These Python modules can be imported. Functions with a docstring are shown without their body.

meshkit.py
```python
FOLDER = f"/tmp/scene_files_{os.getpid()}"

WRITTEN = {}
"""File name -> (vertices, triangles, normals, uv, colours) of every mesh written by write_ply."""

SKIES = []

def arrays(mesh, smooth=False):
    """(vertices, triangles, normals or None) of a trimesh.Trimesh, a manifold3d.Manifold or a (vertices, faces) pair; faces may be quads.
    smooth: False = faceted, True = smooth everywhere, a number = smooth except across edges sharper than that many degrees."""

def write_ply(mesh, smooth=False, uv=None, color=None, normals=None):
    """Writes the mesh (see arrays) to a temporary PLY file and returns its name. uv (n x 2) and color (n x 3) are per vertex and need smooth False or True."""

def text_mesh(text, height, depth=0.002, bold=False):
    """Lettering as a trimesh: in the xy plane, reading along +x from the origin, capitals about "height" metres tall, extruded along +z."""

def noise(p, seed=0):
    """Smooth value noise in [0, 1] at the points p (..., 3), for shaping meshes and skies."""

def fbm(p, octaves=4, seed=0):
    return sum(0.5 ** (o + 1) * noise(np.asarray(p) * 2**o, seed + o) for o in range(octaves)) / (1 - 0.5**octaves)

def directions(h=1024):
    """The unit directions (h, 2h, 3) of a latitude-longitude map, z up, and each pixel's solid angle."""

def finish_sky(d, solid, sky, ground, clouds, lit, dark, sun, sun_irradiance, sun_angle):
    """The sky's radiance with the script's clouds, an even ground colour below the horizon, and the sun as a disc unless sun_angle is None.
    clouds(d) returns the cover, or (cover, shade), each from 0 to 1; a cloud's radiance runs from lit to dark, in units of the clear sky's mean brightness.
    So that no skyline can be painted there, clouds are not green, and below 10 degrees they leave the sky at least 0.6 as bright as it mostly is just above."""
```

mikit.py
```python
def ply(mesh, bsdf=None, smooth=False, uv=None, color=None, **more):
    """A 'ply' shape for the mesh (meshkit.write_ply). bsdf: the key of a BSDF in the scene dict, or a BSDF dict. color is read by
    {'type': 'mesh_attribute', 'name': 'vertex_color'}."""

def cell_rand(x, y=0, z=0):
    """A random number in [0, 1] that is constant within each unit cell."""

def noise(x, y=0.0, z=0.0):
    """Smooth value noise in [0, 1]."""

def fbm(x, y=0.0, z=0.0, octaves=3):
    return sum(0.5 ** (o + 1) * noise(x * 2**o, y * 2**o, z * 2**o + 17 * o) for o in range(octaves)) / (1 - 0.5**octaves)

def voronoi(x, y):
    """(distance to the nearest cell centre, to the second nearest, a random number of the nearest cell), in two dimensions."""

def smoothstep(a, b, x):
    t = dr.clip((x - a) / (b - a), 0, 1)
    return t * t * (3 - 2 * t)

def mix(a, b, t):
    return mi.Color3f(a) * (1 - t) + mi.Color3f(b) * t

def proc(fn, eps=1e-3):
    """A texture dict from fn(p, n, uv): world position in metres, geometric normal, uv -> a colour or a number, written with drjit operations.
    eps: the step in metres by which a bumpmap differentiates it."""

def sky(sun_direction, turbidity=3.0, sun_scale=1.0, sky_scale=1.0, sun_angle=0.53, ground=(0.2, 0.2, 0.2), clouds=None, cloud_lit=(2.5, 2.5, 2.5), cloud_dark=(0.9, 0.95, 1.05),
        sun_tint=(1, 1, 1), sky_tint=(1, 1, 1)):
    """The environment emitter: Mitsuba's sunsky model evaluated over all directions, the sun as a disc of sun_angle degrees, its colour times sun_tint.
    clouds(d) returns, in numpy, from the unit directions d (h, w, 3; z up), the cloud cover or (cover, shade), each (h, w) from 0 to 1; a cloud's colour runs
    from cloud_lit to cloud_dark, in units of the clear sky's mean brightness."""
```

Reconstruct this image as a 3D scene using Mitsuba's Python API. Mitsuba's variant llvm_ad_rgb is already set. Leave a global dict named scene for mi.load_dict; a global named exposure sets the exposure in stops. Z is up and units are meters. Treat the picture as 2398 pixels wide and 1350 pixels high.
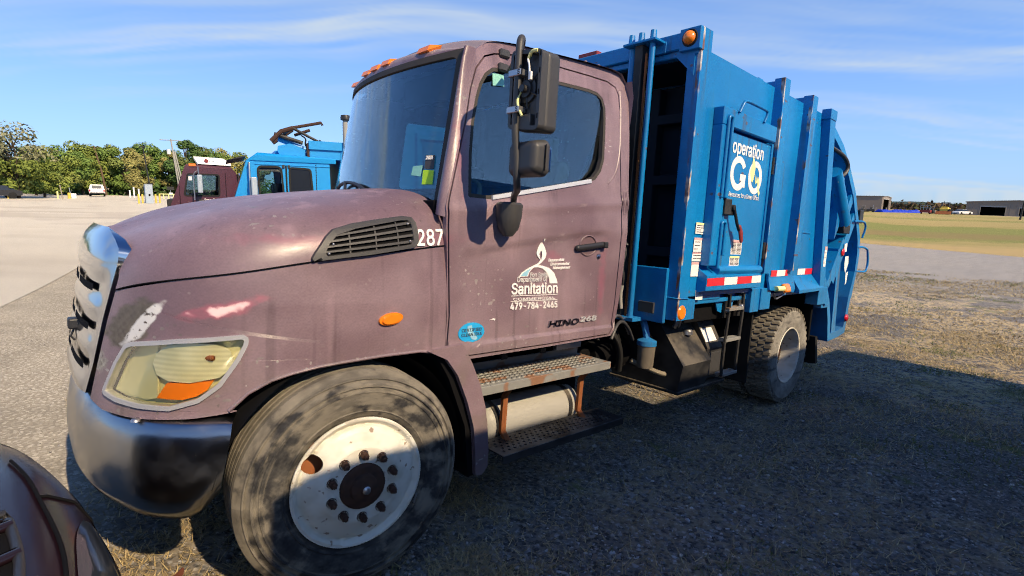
import math, random
import numpy as np
import trimesh
import mitsuba as mi
import drjit as dr
import mikit, meshkit
from mikit import proc, noise, fbm, voronoi, smoothstep, mix, cell_rand
from scipy.interpolate import CubicSpline
from scipy.spatial import Delaunay
from shapely.geometry import Polygon, Point, box as sbox
from shapely import affinity

rng = np.random.default_rng(7)
scene, labels = {}, {}
# truck frame (X rearwards, Y to the truck's right, Z up, origin on the ground under the front axle) -> world (z up): the yard falls towards the rear
GU = np.array([-0.06529556, -0.01840574, 0.99769621])
XW = np.array([1.0, 0, 0]) - GU * GU[0]
XW /= np.linalg.norm(XW)
G = np.array([XW, np.cross(GU, XW), GU])
# ---------------------------------------------------------------- camera, sky, exposure
CAM = G @ np.array([-1.080818, -3.24596, 1.66337])
FWD = G @ np.array([0.671243, 0.732858, -0.111136])
UPV = G @ np.array([0.031492, 0.121602, 0.992079])
scene['camera'] = {
    'type': 'perspective', 'fov': 87.706, 'fov_axis': 'x', 'near_clip': 0.05, 'far_clip': 6000.0,
    'to_world': mi.ScalarTransform4f().look_at(origin=CAM.tolist(), target=(CAM + FWD).tolist(), up=UPV.tolist())}
exposure = 2.05
SUN = G @ np.array([-0.02, -1.0, 0.76])
SUN /= np.linalg.norm(SUN)


def clouds(d):
    z = np.maximum(d[..., 2], 0.02)
    x, y = d[..., 0] / (z + 0.10), d[..., 1] / (z + 0.10)
    a = math.radians(43)
    u, v = x * math.cos(a) - y * math.sin(a), x * math.sin(a) + y * math.cos(a)
    warp = meshkit.fbm(np.stack([u * 0.8, v * 0.8, 0 * u], -1), 3, 5) - 0.5
    s = meshkit.fbm(np.stack([u * 0.30 + 3.1, v * 1.9 + 1.5 * warp, 0 * u + 0.3], -1), 6, 11)
    f = meshkit.fbm(np.stack([u * 1.1, v * 8.0 + 3.0 * warp, 0 * u + 2.0], -1), 5, 23)
    big = meshkit.fbm(np.stack([u * 0.22, v * 0.22, 0 * u + 9.0], -1), 3, 31)
    c = np.clip((s - 0.47) / 0.22, 0, 1) * np.clip((big - 0.25) / 0.3, 0, 1) * np.clip((f - .22) / .45, 0, 1.2)
    haze = 0.46 * np.exp(-np.degrees(np.arcsin(np.clip(d[..., 2], -1, 1))) / 10.0)
    return np.clip(0.70 * c + haze, 0, 0.85)


scene['sky'] = mikit.sky(SUN.tolist(), turbidity=2.6, clouds=clouds, cloud_lit=(1.62, 1.85, 2.05), sky_tint=(0.70, 0.98, 1.42), sun_tint=(1.0, 0.97, 0.9), ground=(0.25, 0.23, 0.2))

# ---------------------------------------------------------------- mesh helpers
TR = np.eye(4)
TR[:3, :3] = G
WORLD = np.eye(4)


def place(x, y, z, deg=0.0, base=WORLD, s=1.0):
    m = np.eye(4)
    c, n = math.cos(math.radians(deg)), math.sin(math.radians(deg))
    m[:3, :3] = s * np.array([[c, -n, 0], [n, c, 0], [0, 0, 1]])
    m[:3, 3] = (x, y, z)
    return base @ m


def tm(m):
    if isinstance(m, (tuple, list)):
        v, f = np.asarray(m[0], float), np.asarray(m[1], int)
        if f.shape[1] == 4:
            f = np.vstack([f[:, [0, 1, 2]], f[:, [0, 2, 3]]])
        m = trimesh.Trimesh(v, f, process=False)
    return m


def join(ms):
    return trimesh.util.concatenate([tm(m) for m in ms])


def numbered(key):
    if key not in scene and key not in labels and not any(k.startswith(key + '__') for k in scene):
        return key
    i = 1
    while f'{key}_{i:03d}' in scene or f'{key}_{i:03d}' in labels:
        i += 1
    return f'{key}_{i:03d}'


def add(key, mesh, bsdf, smooth=False, frame=TR, label=None, color=None, **more):
    key = numbered(key)
    m = tm(mesh)
    m = trimesh.Trimesh(np.asarray(m.vertices) @ frame[:3, :3].T + frame[:3, 3], m.faces, process=False)
    scene[key] = mikit.ply(m, bsdf, smooth, color=color, **more)
    if label:
        labels[key] = {'label': label}
    return key


def thing(key, label, category, group=None):
    key = numbered(key)
    labels[key] = {'label': label, 'category': category}
    if group:
        labels[key]['group'] = group
    return key


def structure(key, mesh, bsdf, smooth=False, kind='structure', label=None, cat=None, color=None):
    scene[key] = mikit.ply(tm(mesh), bsdf, smooth, color=color)
    labels[key] = {'kind': kind}
    if label:
        labels[key]['label'] = label
    if cat:
        labels[key]['category'] = cat


def hull(p):
    return trimesh.convex.convex_hull(np.asarray(p, float))


def bx(x0, x1, y0, y1, z0, z1, r=0.006):
    """a box with chamfered edges"""
    p = []
    for x, sx in ((x0, 1), (x1, -1)):
        for y, sy in ((y0, 1), (y1, -1)):
            for z, sz in ((z0, 1), (z1, -1)):
                p += [(x + sx * r, y + sy * r, z), (x + sx * r, y, z + sz * r), (x, y + sy * r, z + sz * r)]
    return hull(p)


_ICO = trimesh.creation.icosphere(2).vertices


def rbox(x0, x1, y0, y1, z0, z1, r=0.03):
    return hull(np.vstack([_ICO * r + (x, y, z) for x in (x0 + r, x1 - r) for y in (y0 + r, y1 - r) for z in (z0 + r, z1 - r)]))


def grid(P):
    P = np.asarray(P, float)
    n, m = P.shape[:2]
    i, j = np.meshgrid(np.arange(n - 1), np.arange(m - 1), indexing='ij')
    a = (i * m + j).ravel()
    return tm((P.reshape(-1, 3), np.stack([a, a + 1, a + m + 1, a + m], 1)))


def tube(path, r, n=10):
    p = np.asarray(path, float)
    r = np.broadcast_to(np.asarray(r, float), (len(p),))
    t = np.gradient(p, axis=0)
    t /= np.linalg.norm(t, axis=1, keepdims=True) + 1e-12
    a = np.cross(t[0], [0, 0, 1.0] if abs(t[0, 2]) < 0.9 else [1.0, 0, 0])
    rings = []
    for k in range(len(p)):
        a = a - t[k] * (a @ t[k])
        a /= np.linalg.norm(a) + 1e-12
        b = np.cross(t[k], a)
        th = np.linspace(0, 2 * np.pi, n + 1)
        rings.append(p[k] + r[k] * (np.cos(th)[:, None] * a + np.sin(th)[:, None] * b))
    rings = [np.repeat(p[:1], n + 1, 0)] + rings + [np.repeat(p[-1:], n + 1, 0)]
    return grid(np.array(rings))


def bend(pts, k=3):
    """the path with its corners rounded off"""
    p = np.asarray(pts, float)
    for _ in range(3):
        q = np.empty((2 * len(p) - 2, p.shape[1]))
        q[0::2], q[1::2] = .75 * p[:-1] + .25 * p[1:], .25 * p[:-1] + .75 * p[1:]
        p = np.vstack([p[:1], q, p[-1:]])
    return p


def lathe(prof, n=48, c=(0, 0, 0), axis='y'):
    """prof: (radius, position along the axis)"""
    prof = np.asarray(prof, float)
    th = np.linspace(0, 2 * np.pi, n + 1)
    P = np.zeros((len(prof), n + 1, 3))
    a, b, k = {'y': (0, 2, 1), 'x': (1, 2, 0), 'z': (0, 1, 2)}[axis]
    P[..., a] = prof[:, :1] * np.cos(th)
    P[..., b] = prof[:, :1] * np.sin(th)
    P[..., k] = prof[:, 1:]
    return grid(P + np.asarray(c, float))


def prism(pts, axis, a, b, holes=()):
    """an outline extruded along an axis: x -> (y,z), y -> (x,z), z -> (x,y)"""
    g = pts if hasattr(pts, 'buffer') else Polygon(pts, holes)
    g = g if g.is_valid else g.buffer(0)
    m = join([trimesh.creation.extrude_polygon(q, b - a, engine='earcut') for q in getattr(g, 'geoms', [g])])
    v = np.array(m.vertices)
    q = {'y': np.c_[v[:, 0], v[:, 2] + a, v[:, 1]], 'x': np.c_[v[:, 2] + a, v[:, 0], v[:, 1]], 'z': np.c_[v[:, 0], v[:, 1], v[:, 2] + a]}[axis]
    return trimesh.Trimesh(q, m.faces, process=False)


def rounded(pts, r):
    return Polygon(pts).buffer(-r).buffer(2 * r).buffer(-r)


def panel(poly, d, f, edge=0.06):
    """an outline (a, b) of thickness d bent onto a surface f(a, b, t) -> points"""
    poly = poly if hasattr(poly, 'buffer') else Polygon(poly)
    poly = poly if poly.is_valid else poly.buffer(0)
    parts = []
    for g in getattr(poly, 'geoms', [poly]):
        m = trimesh.creation.extrude_polygon(g, d, engine='earcut')
        v, fc = trimesh.remesh.subdivide_to_size(m.vertices, m.faces, edge, max_iter=20)
        parts.append(trimesh.Trimesh(f(v[:, 0], v[:, 1], v[:, 2]), fc, process=False))
    return join(parts)


def text(s, height, f, width=None, slant=0.0, depth=0.003, bold=False):
    """lettering: (x along the text, y up, t towards the reader) mapped by f"""
    m = meshkit.text_mesh(s, height, depth, bold)
    v = np.array(m.vertices)
    v[:, 0] -= v[:, 0].min()
    if width:
        v[:, 0] *= width / v[:, 0].max()
    v[:, 0] += slant * v[:, 1]
    return trimesh.Trimesh(f(v[:, 0], v[:, 1], v[:, 2]), m.faces, process=False)


def sp(x, w):
    return w * np.logaddexp(0, x / w)


def clampy(x, a, b, w=0.7):
    return a + sp(x - a, w) - sp(x - b, w)


def sst(a, b, x):
    t = np.clip((x - a) / (b - a), 0, 1)
    return t * t * (3 - 2 * t)


def hz(x, y):
    """height of the ground"""
    x, y = np.asarray(x, float), np.asarray(y, float)
    a = -(.0654 * clampy(x, -4., 11.) + .01845 * clampy(y, -9., 10.)) / .9977
    t, r = sst(9., 31., y), sst(36., 96., x)
    return a * (1 - t) - .05 * t + .75 * r * (1 - t) + .5 * sst(35., 95., y) * (1 - r)
# ---------------------------------------------------------------- materials
def tl(p):
    """world point -> truck frame"""
    return [p.x * float(G[0][k]) + p.y * float(G[1][k]) + p.z * float(G[2][k]) for k in range(3)]


def rgb(*c):
    return {'type': 'rgb', 'value': list(map(float, c))}


def two(b):
    return {'type': 'twosided', 'bsdf': b}


def prin(color, rough=0.5, spec=0.5, metal=0.0, coat=0.0, cg=0.9, bump=None, scale=0.002):
    b = {'type': 'principled', 'base_color': rgb(*color) if isinstance(color, (tuple, list)) else color, 'roughness': rough, 'specular': spec, 'metallic': metal}
    if coat:
        b.update(clearcoat=coat, clearcoat_gloss=cg)
    if bump:
        b = {'type': 'bumpmap', 'tex': bump, 'scale': scale, 'bsdf': b}
    return two(b)


def purple(p, n, uv):
    x, y, z = tl(p)
    w = fbm(x * 2.3, y * 2.3, z * 2.3, 4)
    c = mix((.145, .094, .112), (.215, .152, .172), smoothstep(.3, .7, w))
    streak = fbm(x * 14, y * 14, z * 1.6, 3)
    c = mix(c, (.31, .21, .235), smoothstep(.55, .8, streak) * .4)
    fine = noise(x * 160, y * 160, z * 160)
    c = c * (.90 + .20 * fine)
    chalk = smoothstep(.35, .85, n.z) * (.55 + .45 * fbm(x * 5, y * 5, 1., 4))
    c = mix(c, (.235, .205, .215), chalk * .8)
    # road film low down, dark runs from the seams, small stone chips
    c = mix(c, (.17, .14, .12), smoothstep(1.25, .75, z) * smoothstep(.35, .75, fbm(x * 8, y * 8, z * 8, 4)) * .6)
    run = smoothstep(.62, .80, fbm(x * 30, y * 30, z * .9, 3))
    c = mix(c, c * .62, run * .6)
    chip = smoothstep(.80, .86, noise(x * 55, y * 55, z * 55)) * smoothstep(.5, .7, fbm(x * 3, y * 3, z * 3 + 4, 3) + .25 * smoothstep(1.15, .85, z))
    c = mix(c, mix((.45, .42, .40), (.06, .045, .04), noise(x * 9, y * 9, z * 9)), chip * .8)
    # clear coat burnt away: pink and pale patches
    u, v = (x + .51) / .13, (z - 1.292 - .28 * (x + .51)) / .032
    e = fbm(x * 22, y * 9, z * 26, 3)
    pk = smoothstep(1.25, .15, dr.sqrt(u * u + v * v) + (e - .5) * 1.3) * dr.select((y < -.6) & (x < 0), 1., 0.)
    c = mix(c, (.42, .10, .15), pk * .9)
    c = mix(c, (.75, .55, .55), smoothstep(.45, 1., pk))
    for (ax, az, sx, sz) in ((.25, 1.60, .45, .05), (-.25, 1.56, .35, .035), (.55, 2.05, .05, .3), (1.69, 1.35, .05, .35), (1.22, 1.51, .12, .05)):
        g = smoothstep(1., 0., dr.sqrt(((x - ax) / sx) ** 2 + ((z - az) / sz) ** 2) + (e - .5) * .9) * dr.select(y < -.7, 1., 0.)
        c = mix(c, (.26, .085, .125), g * .55)
    # scraped corner by the grille
    q = fbm(x * 60, y * 60, z * 60, 3)
    here = dr.select((y < -.5) & (x < -.60) & (z > 1.06), 1., 0.)
    al, ac = (x + .775) * .50 + (z - 1.20) * .87, (x + .775) * .87 - (z - 1.20) * .50
    sc = smoothstep(1.15, .8, dr.sqrt((al / .105) ** 2 + ((ac + .012) / .050) ** 2) + (e - .5) * .9) * here
    c = mix(c, mix((.045, .036, .028), (.13, .11, .08), q), sc * .95)
    wh = smoothstep(1.1, .75, dr.sqrt(((al - .02) / .105) ** 2 + ((ac - .012) / .020) ** 2) + (e - .5) * .7) * here
    c = mix(c, (.60, .59, .57), wh * smoothstep(.30, .52, q + .1))
    s2 = smoothstep(1., .6, dr.sqrt(((x + .885) / .035) ** 2 + ((z - 1.03) / .05) ** 2) + (e - .5)) * dr.select((y < -.4) & (x < -.8), 1., 0.)
    c = mix(c, mix((.05, .04, .03), (.45, .42, .36), q), s2)
    return c


def paint_rough(p, n, uv):
    x, y, z = tl(p)
    return .34 + .22 * smoothstep(.3, .9, n.z) + .12 * fbm(x * 6, y * 6, z * 6, 3)


def blue(p, n, uv):
    x, y, z = tl(p)
    w = fbm(x * 1.7, y * 1.7, z * 1.1, 4)
    c = mix((.001, .150, .400), (.003, .190, .475), smoothstep(.3, .7, w))
    st = fbm(x * 18, y * 18, z * 1.2, 3)
    c = mix(c, (.02, .14, .25), smoothstep(.6, .85, st) * .35)
    low = smoothstep(1.5, .6, z) * fbm(x * 6, y * 6, z * 6, 3)
    c = mix(c, (.10, .12, .13), low * .45)
    run = smoothstep(.60, .78, fbm(x * 26, y * 26, z * .8 + 5, 3)) * smoothstep(.35, .65, fbm(x * 2, y * 2, z * 2, 3))
    c = mix(c, mix((.012, .045, .085), (.09, .075, .065), noise(x * 5, y * 5, z)), run * .55)
    c = c * (.92 + .16 * noise(x * 130, y * 130, z * 130))
    ch = noise(x * 30, y * 30, z * 30) * noise(x * 7, y * 7, z * 7)
    c = mix(c, (.11, .055, .035), smoothstep(.66, .74, ch) * .8)
    # paint worn off along the post's and ribs' front edges
    ed = dr.select((dr.abs(x - 2.416) < .014) & (dr.abs(y) > 1.2), 1., 0.) + dr.select((dr.abs(x - 3.662) < .012) & (dr.abs(y) > 1.27), 1., 0.) + dr.select((dr.abs(x - 4.31) < .012) & (dr.abs(y) > 1.27), 1., 0.)
    wr = smoothstep(.50, .60, fbm(x * 20, y * 20, z * 5, 4) + .10 * smoothstep(2.2, 3.0, z))
    return mix(c, mix((.16, .075, .05), (.50, .47, .44), smoothstep(.4, .62, fbm(x * 9, y * 9, z * 9, 3))), ed * wr)


def dents(p, n, uv):
    x, y, z = tl(p)
    return fbm(x * 3.2, y * 3.2, z * 3.2, 3) * .010 + noise(x * 90, y * 90, z * 90) * .00012


def chrome_dirt(p, n, uv):
    x, y, z = tl(p)
    return .20 + .20 * smoothstep(.35, .8, fbm(x * 9, y * 9, z * 9, 4))


def tyre_dust(base):
    def fn(p, n, uv):
        x, y, z = tl(p)
        cx = dr.select(x > 2.4, 4.87, 0.)
        r = dr.sqrt((x - cx) * (x - cx) + (z - .498) * (z - .498))
        th = dr.atan2(z - .498, x - cx)
        a = fbm(r * 40, th * 5 + 9, y * 3, 4)
        b = fbm(x * 20, y * 20, z * 20, 5)
        d = fbm(x * 6.5 + 3, y * 6.5, z * 6.5, 4)
        e = b * .45 + d * .55
        up = .07 * smoothstep(.2, 1., dr.sin(th)) + .10 * smoothstep(.455, .49, r)
        m = smoothstep(base + .01, base + .16, e + up) * (.55 + .45 * smoothstep(.35, .6, a))
        c = mix((.024, .024, .026), (.070, .067, .061), smoothstep(.35, .65, a * .5 + b * .5))
        c = c * (.8 + .4 * noise(x * 120, y * 120, z * 120))
        ring = smoothstep(.012, .0, dr.abs(r - .444)) + smoothstep(.007, .0, dr.abs(r - .415)) * .7 + smoothstep(.006, .0, dr.abs(r - .325)) * .5
        c = mix(c, (.17, .15, .115), ring * smoothstep(.40, .55, a) * .7)
        return mix(c, mix((.17, .15, .115), (.26, .23, .18), b), m * .75)
    return fn


def pale_tyre(p, n, uv):
    x, y, z = tl(p)
    a = fbm(x * 9, y * 9, z * 9, 4)
    c = mix((.145, .138, .122), (.25, .235, .205), smoothstep(.3, .7, a)) * (.85 + .3 * noise(x * 90, y * 90, z * 90))
    return mix(c, (.05, .048, .046), smoothstep(.6, .75, fbm(x * 4, y * 4, z * 15, 3)) * .7)


def rim_white(p, n, uv):
    x, y, z = tl(p)
    a = fbm(x * 9, y * 9, z * 9, 4)
    c = mix((.66, .64, .56), (.52, .49, .40), smoothstep(.4, .75, a))
    return mix(c, (.20, .11, .06), smoothstep(.71, .78, fbm(x * 30, y * 30, z * 30, 3)) * .8)


def rust(p, n, uv):
    x, y, z = tl(p)
    return mix((.028, .017, .014), (.085, .040, .024), fbm(x * 40, y * 40, z * 40, 3))


def step_metal(p, n, uv):
    x, y, z = tl(p)
    c = mix((.17, .17, .16), (.25, .245, .22), fbm(x * 12, y * 12, z * 12, 3))
    r = smoothstep(.55, .66, fbm(x * 9 + 4, y * 16, z * 9, 3))
    return mix(c, (.22, .10, .045), r * .85)


def dusty_black(p, n, uv):
    x, y, z = tl(p)
    a = fbm(x * 6, y * 6, z * 6, 4)
    up = smoothstep(.2, .9, n.z)
    c = mix((.012, .012, .013), (.036, .035, .033), smoothstep(.35, .75, a))
    return mix(c, (.22, .185, .135), up * smoothstep(.38, .66, a) * .55)


def bronze(p, n, uv):
    x, y, z = tl(p)
    return mix((.10, .085, .065), (.17, .145, .11), fbm(x * 8, y * 8, z * 8, 3))


scene['purple_paint'] = prin(proc(purple), proc(paint_rough), .40, coat=.16, cg=.80, bump=proc(dents, 2e-3), scale=1.0)
scene['dark_purple_paint'] = prin((.065, .016, .026), .32, .5, coat=.5, cg=.93)
scene['car_purple_paint'] = prin((.012, .005, .008), .22, .3, coat=.4, cg=.97)
scene['blue_paint'] = prin(proc(blue), .36, .45, coat=.25, cg=.85, bump=proc(dents, 2e-3), scale=1.0)
scene['dead_leaf_brown'] = prin((.10, .035, .022), .8, .2)
scene['grimy_blue'] = prin((.010, .018, .032), .7, .3)
scene['bright_blue_paint'] = prin((.008, .26, .62), .4, .45, coat=.2, cg=.85)
scene['chrome'] = two({'type': 'principled', 'base_color': rgb(.44, .47, .52), 'metallic': 1.0, 'roughness': .10, 'specular': .5})
scene['bumper_chrome'] = two({'type': 'principled', 'base_color': rgb(.33, .34, .355), 'metallic': 1.0, 'roughness': proc(chrome_dirt), 'specular': .5})
scene['bright_trim'] = prin((.60, .60, .60), .4, .5, metal=.4)
scene['cup_shade'] = prin((.13, .082, .092), .5, .3)
scene['steel'] = prin((.45, .45, .46), .35, .5, metal=.9)
scene['tyre_rubber'] = prin(proc(tyre_dust(.44)), .85, .3)
scene['tyre_tread'] = prin(proc(tyre_dust(.36)), .9, .2)
scene['rear_tyre_rubber'] = prin(proc(pale_tyre), .9, .2)
scene['rim_paint'] = prin(proc(rim_white), .42, .4)
scene['rusty_steel'] = prin(proc(rust), .8, .3)
scene['rust_orange'] = prin((.25, .085, .03), .8, .3)
scene['step_metal'] = prin(proc(step_metal), .55, .5)
scene['dusty_black'] = prin(proc(dusty_black), .6, .4)
scene['black_plastic'] = prin((.022, .022, .024), .45, .45)
scene['grey_plastic'] = prin((.042, .041, .041), .5, .5)
scene['black_rubber'] = prin((.012, .012, .012), .7, .3)
scene['flat_black'] = prin((.006, .006, .007), .9, .1)
scene['window_rubber'] = prin((.045, .04, .035), .7, .3)
scene['white_decal'] = prin((.78, .76, .72), .5, .4)
scene['pale_yellow_decal'] = prin((.78, .76, .33), .5, .4)
scene['pale_blue_decal'] = prin((.25, .48, .60), .5, .4)
scene['blue_decal'] = prin((.02, .32, .62), .4, .5)
scene['red_decal'] = prin((.62, .02, .03), .35, .6)
scene['pink_decal'] = prin((.62, .38, .37), .5, .4)
scene['ink'] = prin((.05, .05, .055), .6, .3)
scene['lime_decal'] = prin((.38, .62, .02), .5, .4)
scene['teal_decal'] = prin((.22, .50, .42), .5, .4)
scene['amber'] = two({'type': 'principled', 'base_color': rgb(.80, .20, .012), 'roughness': .18, 'specular': .6, 'clearcoat': .6, 'clearcoat_gloss': .97})
scene['red_lens'] = prin((.5, .01, .02), .2, .6, coat=.6)
scene['air_tank'] = prin((.33, .32, .285), .5, .4)
scene['bronze'] = prin(proc(bronze), .55, .4)
scene['white_paint'] = prin((.72, .72, .70), .35, .5, coat=.4)
scene['yellow_paint'] = prin((.72, .52, .09), .5, .4)
scene['red_paint'] = prin((.22, .03, .03), .5, .4)
scene['grey_paint'] = prin((.36, .42, .48), .45, .5)
scene['tarp'] = prin((.015, .05, .50), .5, .4)
scene['tan_siding'] = prin((.23, .19, .155), .6, .3)
scene['tan_trim'] = prin((.33, .28, .22), .6, .3)
scene['roof_metal'] = prin((.30, .29, .27), .5, .4)
scene['interior_grey'] = prin((.06, .062, .064), .7, .3)
scene['interior_dark'] = prin((.022, .022, .024), .7, .3)
scene['seat_tan'] = prin((.20, .17, .12), .8, .2)
scene['wood'] = prin((.14, .095, .06), .85, .2)
scene['bark'] = prin((.055, .043, .033), .9, .2)
scene['leaves'] = two({'type': 'diffuse', 'reflectance': {'type': 'mesh_attribute', 'name': 'vertex_color'}})
scene['window_glass'] = {'type': 'thindielectric', 'int_ior': 1.6, 'specular_transmittance': rgb(.50, .66, .68), 'specular_reflectance': rgb(1, 1, 1)}
scene['dark_glass'] = prin((.012, .014, .016), .06, .6, coat=.6, cg=.99)
scene['sky_lens'] = prin((.10, .12, .15), .05, .9, metal=.75, coat=1.0, cg=.99)


def lamp_refl(p, n, uv):
    x, y, z = tl(p)
    a = fbm(x * 10, y * 10, z * 10, 3)
    ribs = .5 + .5 * dr.sin(z * 330.)
    c = mix((.72, .71, .60), (.86, .85, .77), smoothstep(.3, .7, a))
    return c * (.86 + .16 * ribs)


scene['lamp_reflector'] = two({'type': 'principled', 'base_color': proc(lamp_refl), 'metallic': .35, 'roughness': .32, 'specular': .6})
scene['lamp_bowl'] = two({'type': 'principled', 'base_color': rgb(.66, .65, .50), 'metallic': .25, 'roughness': .35, 'specular': .6})
scene['lamp_chamber'] = two({'type': 'principled', 'base_color': rgb(.62, .61, .46), 'metallic': .2, 'roughness': .4, 'specular': .6})
scene['lamp_lens'] = {'type': 'thindielectric', 'int_ior': 1.5, 'specular_transmittance': rgb(.96, .95, .84)}
scene['lamp_bezel'] = prin((.42, .42, .43), .4, .5, metal=.3)


# ground: gravel and dry soil; asphalt with pale stones; concrete; mown grass
def gravel_at(x, y):
    v1, _, r1 = voronoi(x * 38, y * 38)
    v2, _, r2 = voronoi(x * 90 + 5, y * 90)
    return v1, r1, v2, r2


def soil(p, n, uv):
    x, y = p.x, p.y
    v1, r1, v2, r2 = gravel_at(x, y)
    big = fbm(x * .55, y * .55, 0., 4)
    mid = fbm(x * 3.1 + 7, y * 3.1, 0., 4)
    fine = fbm(x * 24, y * 24, 3., 3)
    stone = mix((.055, .053, .051), (.27, .26, .25), r1 * r1)
    stone = stone * (.6 + .8 * r2)
    stone = mix(stone, (.46, .45, .44), smoothstep(.955, .985, r2) * .9)
    earth = mix((.125, .112, .096), (.20, .178, .148), mid)
    c = mix(earth, stone, smoothstep(.66, .38, v1) * smoothstep(.30, .50, mid * .6 + big * .4 + .08))
    straw = mix((.36, .275, .15), (.50, .39, .22), fine)
    st = smoothstep(.47, .60, big * .55 + mid * .45 + .07 * smoothstep(6., 10., x)) * smoothstep(.36, .58, fine)
    c = mix(c, straw, st * .85 * (.35 + .65 * smoothstep(5., 8.5, x)))
    green = smoothstep(.66, .74, fbm(x * 1.9 + 31, y * 1.9, 0., 4)) * smoothstep(.4, .6, fine)
    c = mix(c, (.10, .115, .035), green * .7)
    far = smoothstep(7., 15., x)
    asp = mix((.20, .19, .175), (.28, .265, .24), fbm(x * .9, y * 5., 0., 4) * .7 + fine * .3)
    lane = smoothstep(16., 23., x + 4 * (mid - .5) + 2.5 * (big - .5)) * smoothstep(20., 12., y)
    c = mix(c, asp, lane * .92)
    # the compacted stony strip in front of the parked row
    edge = x - .09 * y + .55 * (fbm(x * 2.2 + 3, y * 2.2, 0., 4) - .5) + .25 * (fine - .5)
    near = smoothstep(-.55, -.95, edge)
    agg = mix((.27, .245, .20), (.46, .43, .365), r1 * r1)
    agg = mix(agg, (.23, .21, .17), smoothstep(.38, .62, v1))
    agg = agg * (.80 + .4 * mid)
    return mix(c, agg, near)


def soil_bump(p, n, uv):
    x, y = p.x, p.y
    v1, r1, v2, r2 = gravel_at(x, y)
    near = smoothstep(16., 8., x)
    return (smoothstep(.65, .15, v1) * r1 * .010 + smoothstep(.6, .2, v2) * .004 + fbm(x * 14, y * 14, 0., 3) * .016) * near


def concrete(p, n, uv):
    x, y = p.x, p.y
    a = fbm(x * .25, y * .05, 0., 4)
    b = fbm(x * 1.6, y * .5, 0., 4)
    f = noise(x * 60, y * 60)
    c = mix((.315, .290, .235), (.385, .358, .295), a * .5 + b * .5) * (.94 + .12 * f)
    tr = smoothstep(.55, .78, fbm(x * .10 + 9 + y * .02, y * .22 + x * .12, 0., 4))
    c = mix(c, (.25, .225, .185), tr * .6)
    return mix(c, (.25, .22, .185), smoothstep(.62, .72, fbm(x * .3 + 3, y * .3, 0., 3)) * .35)


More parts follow.
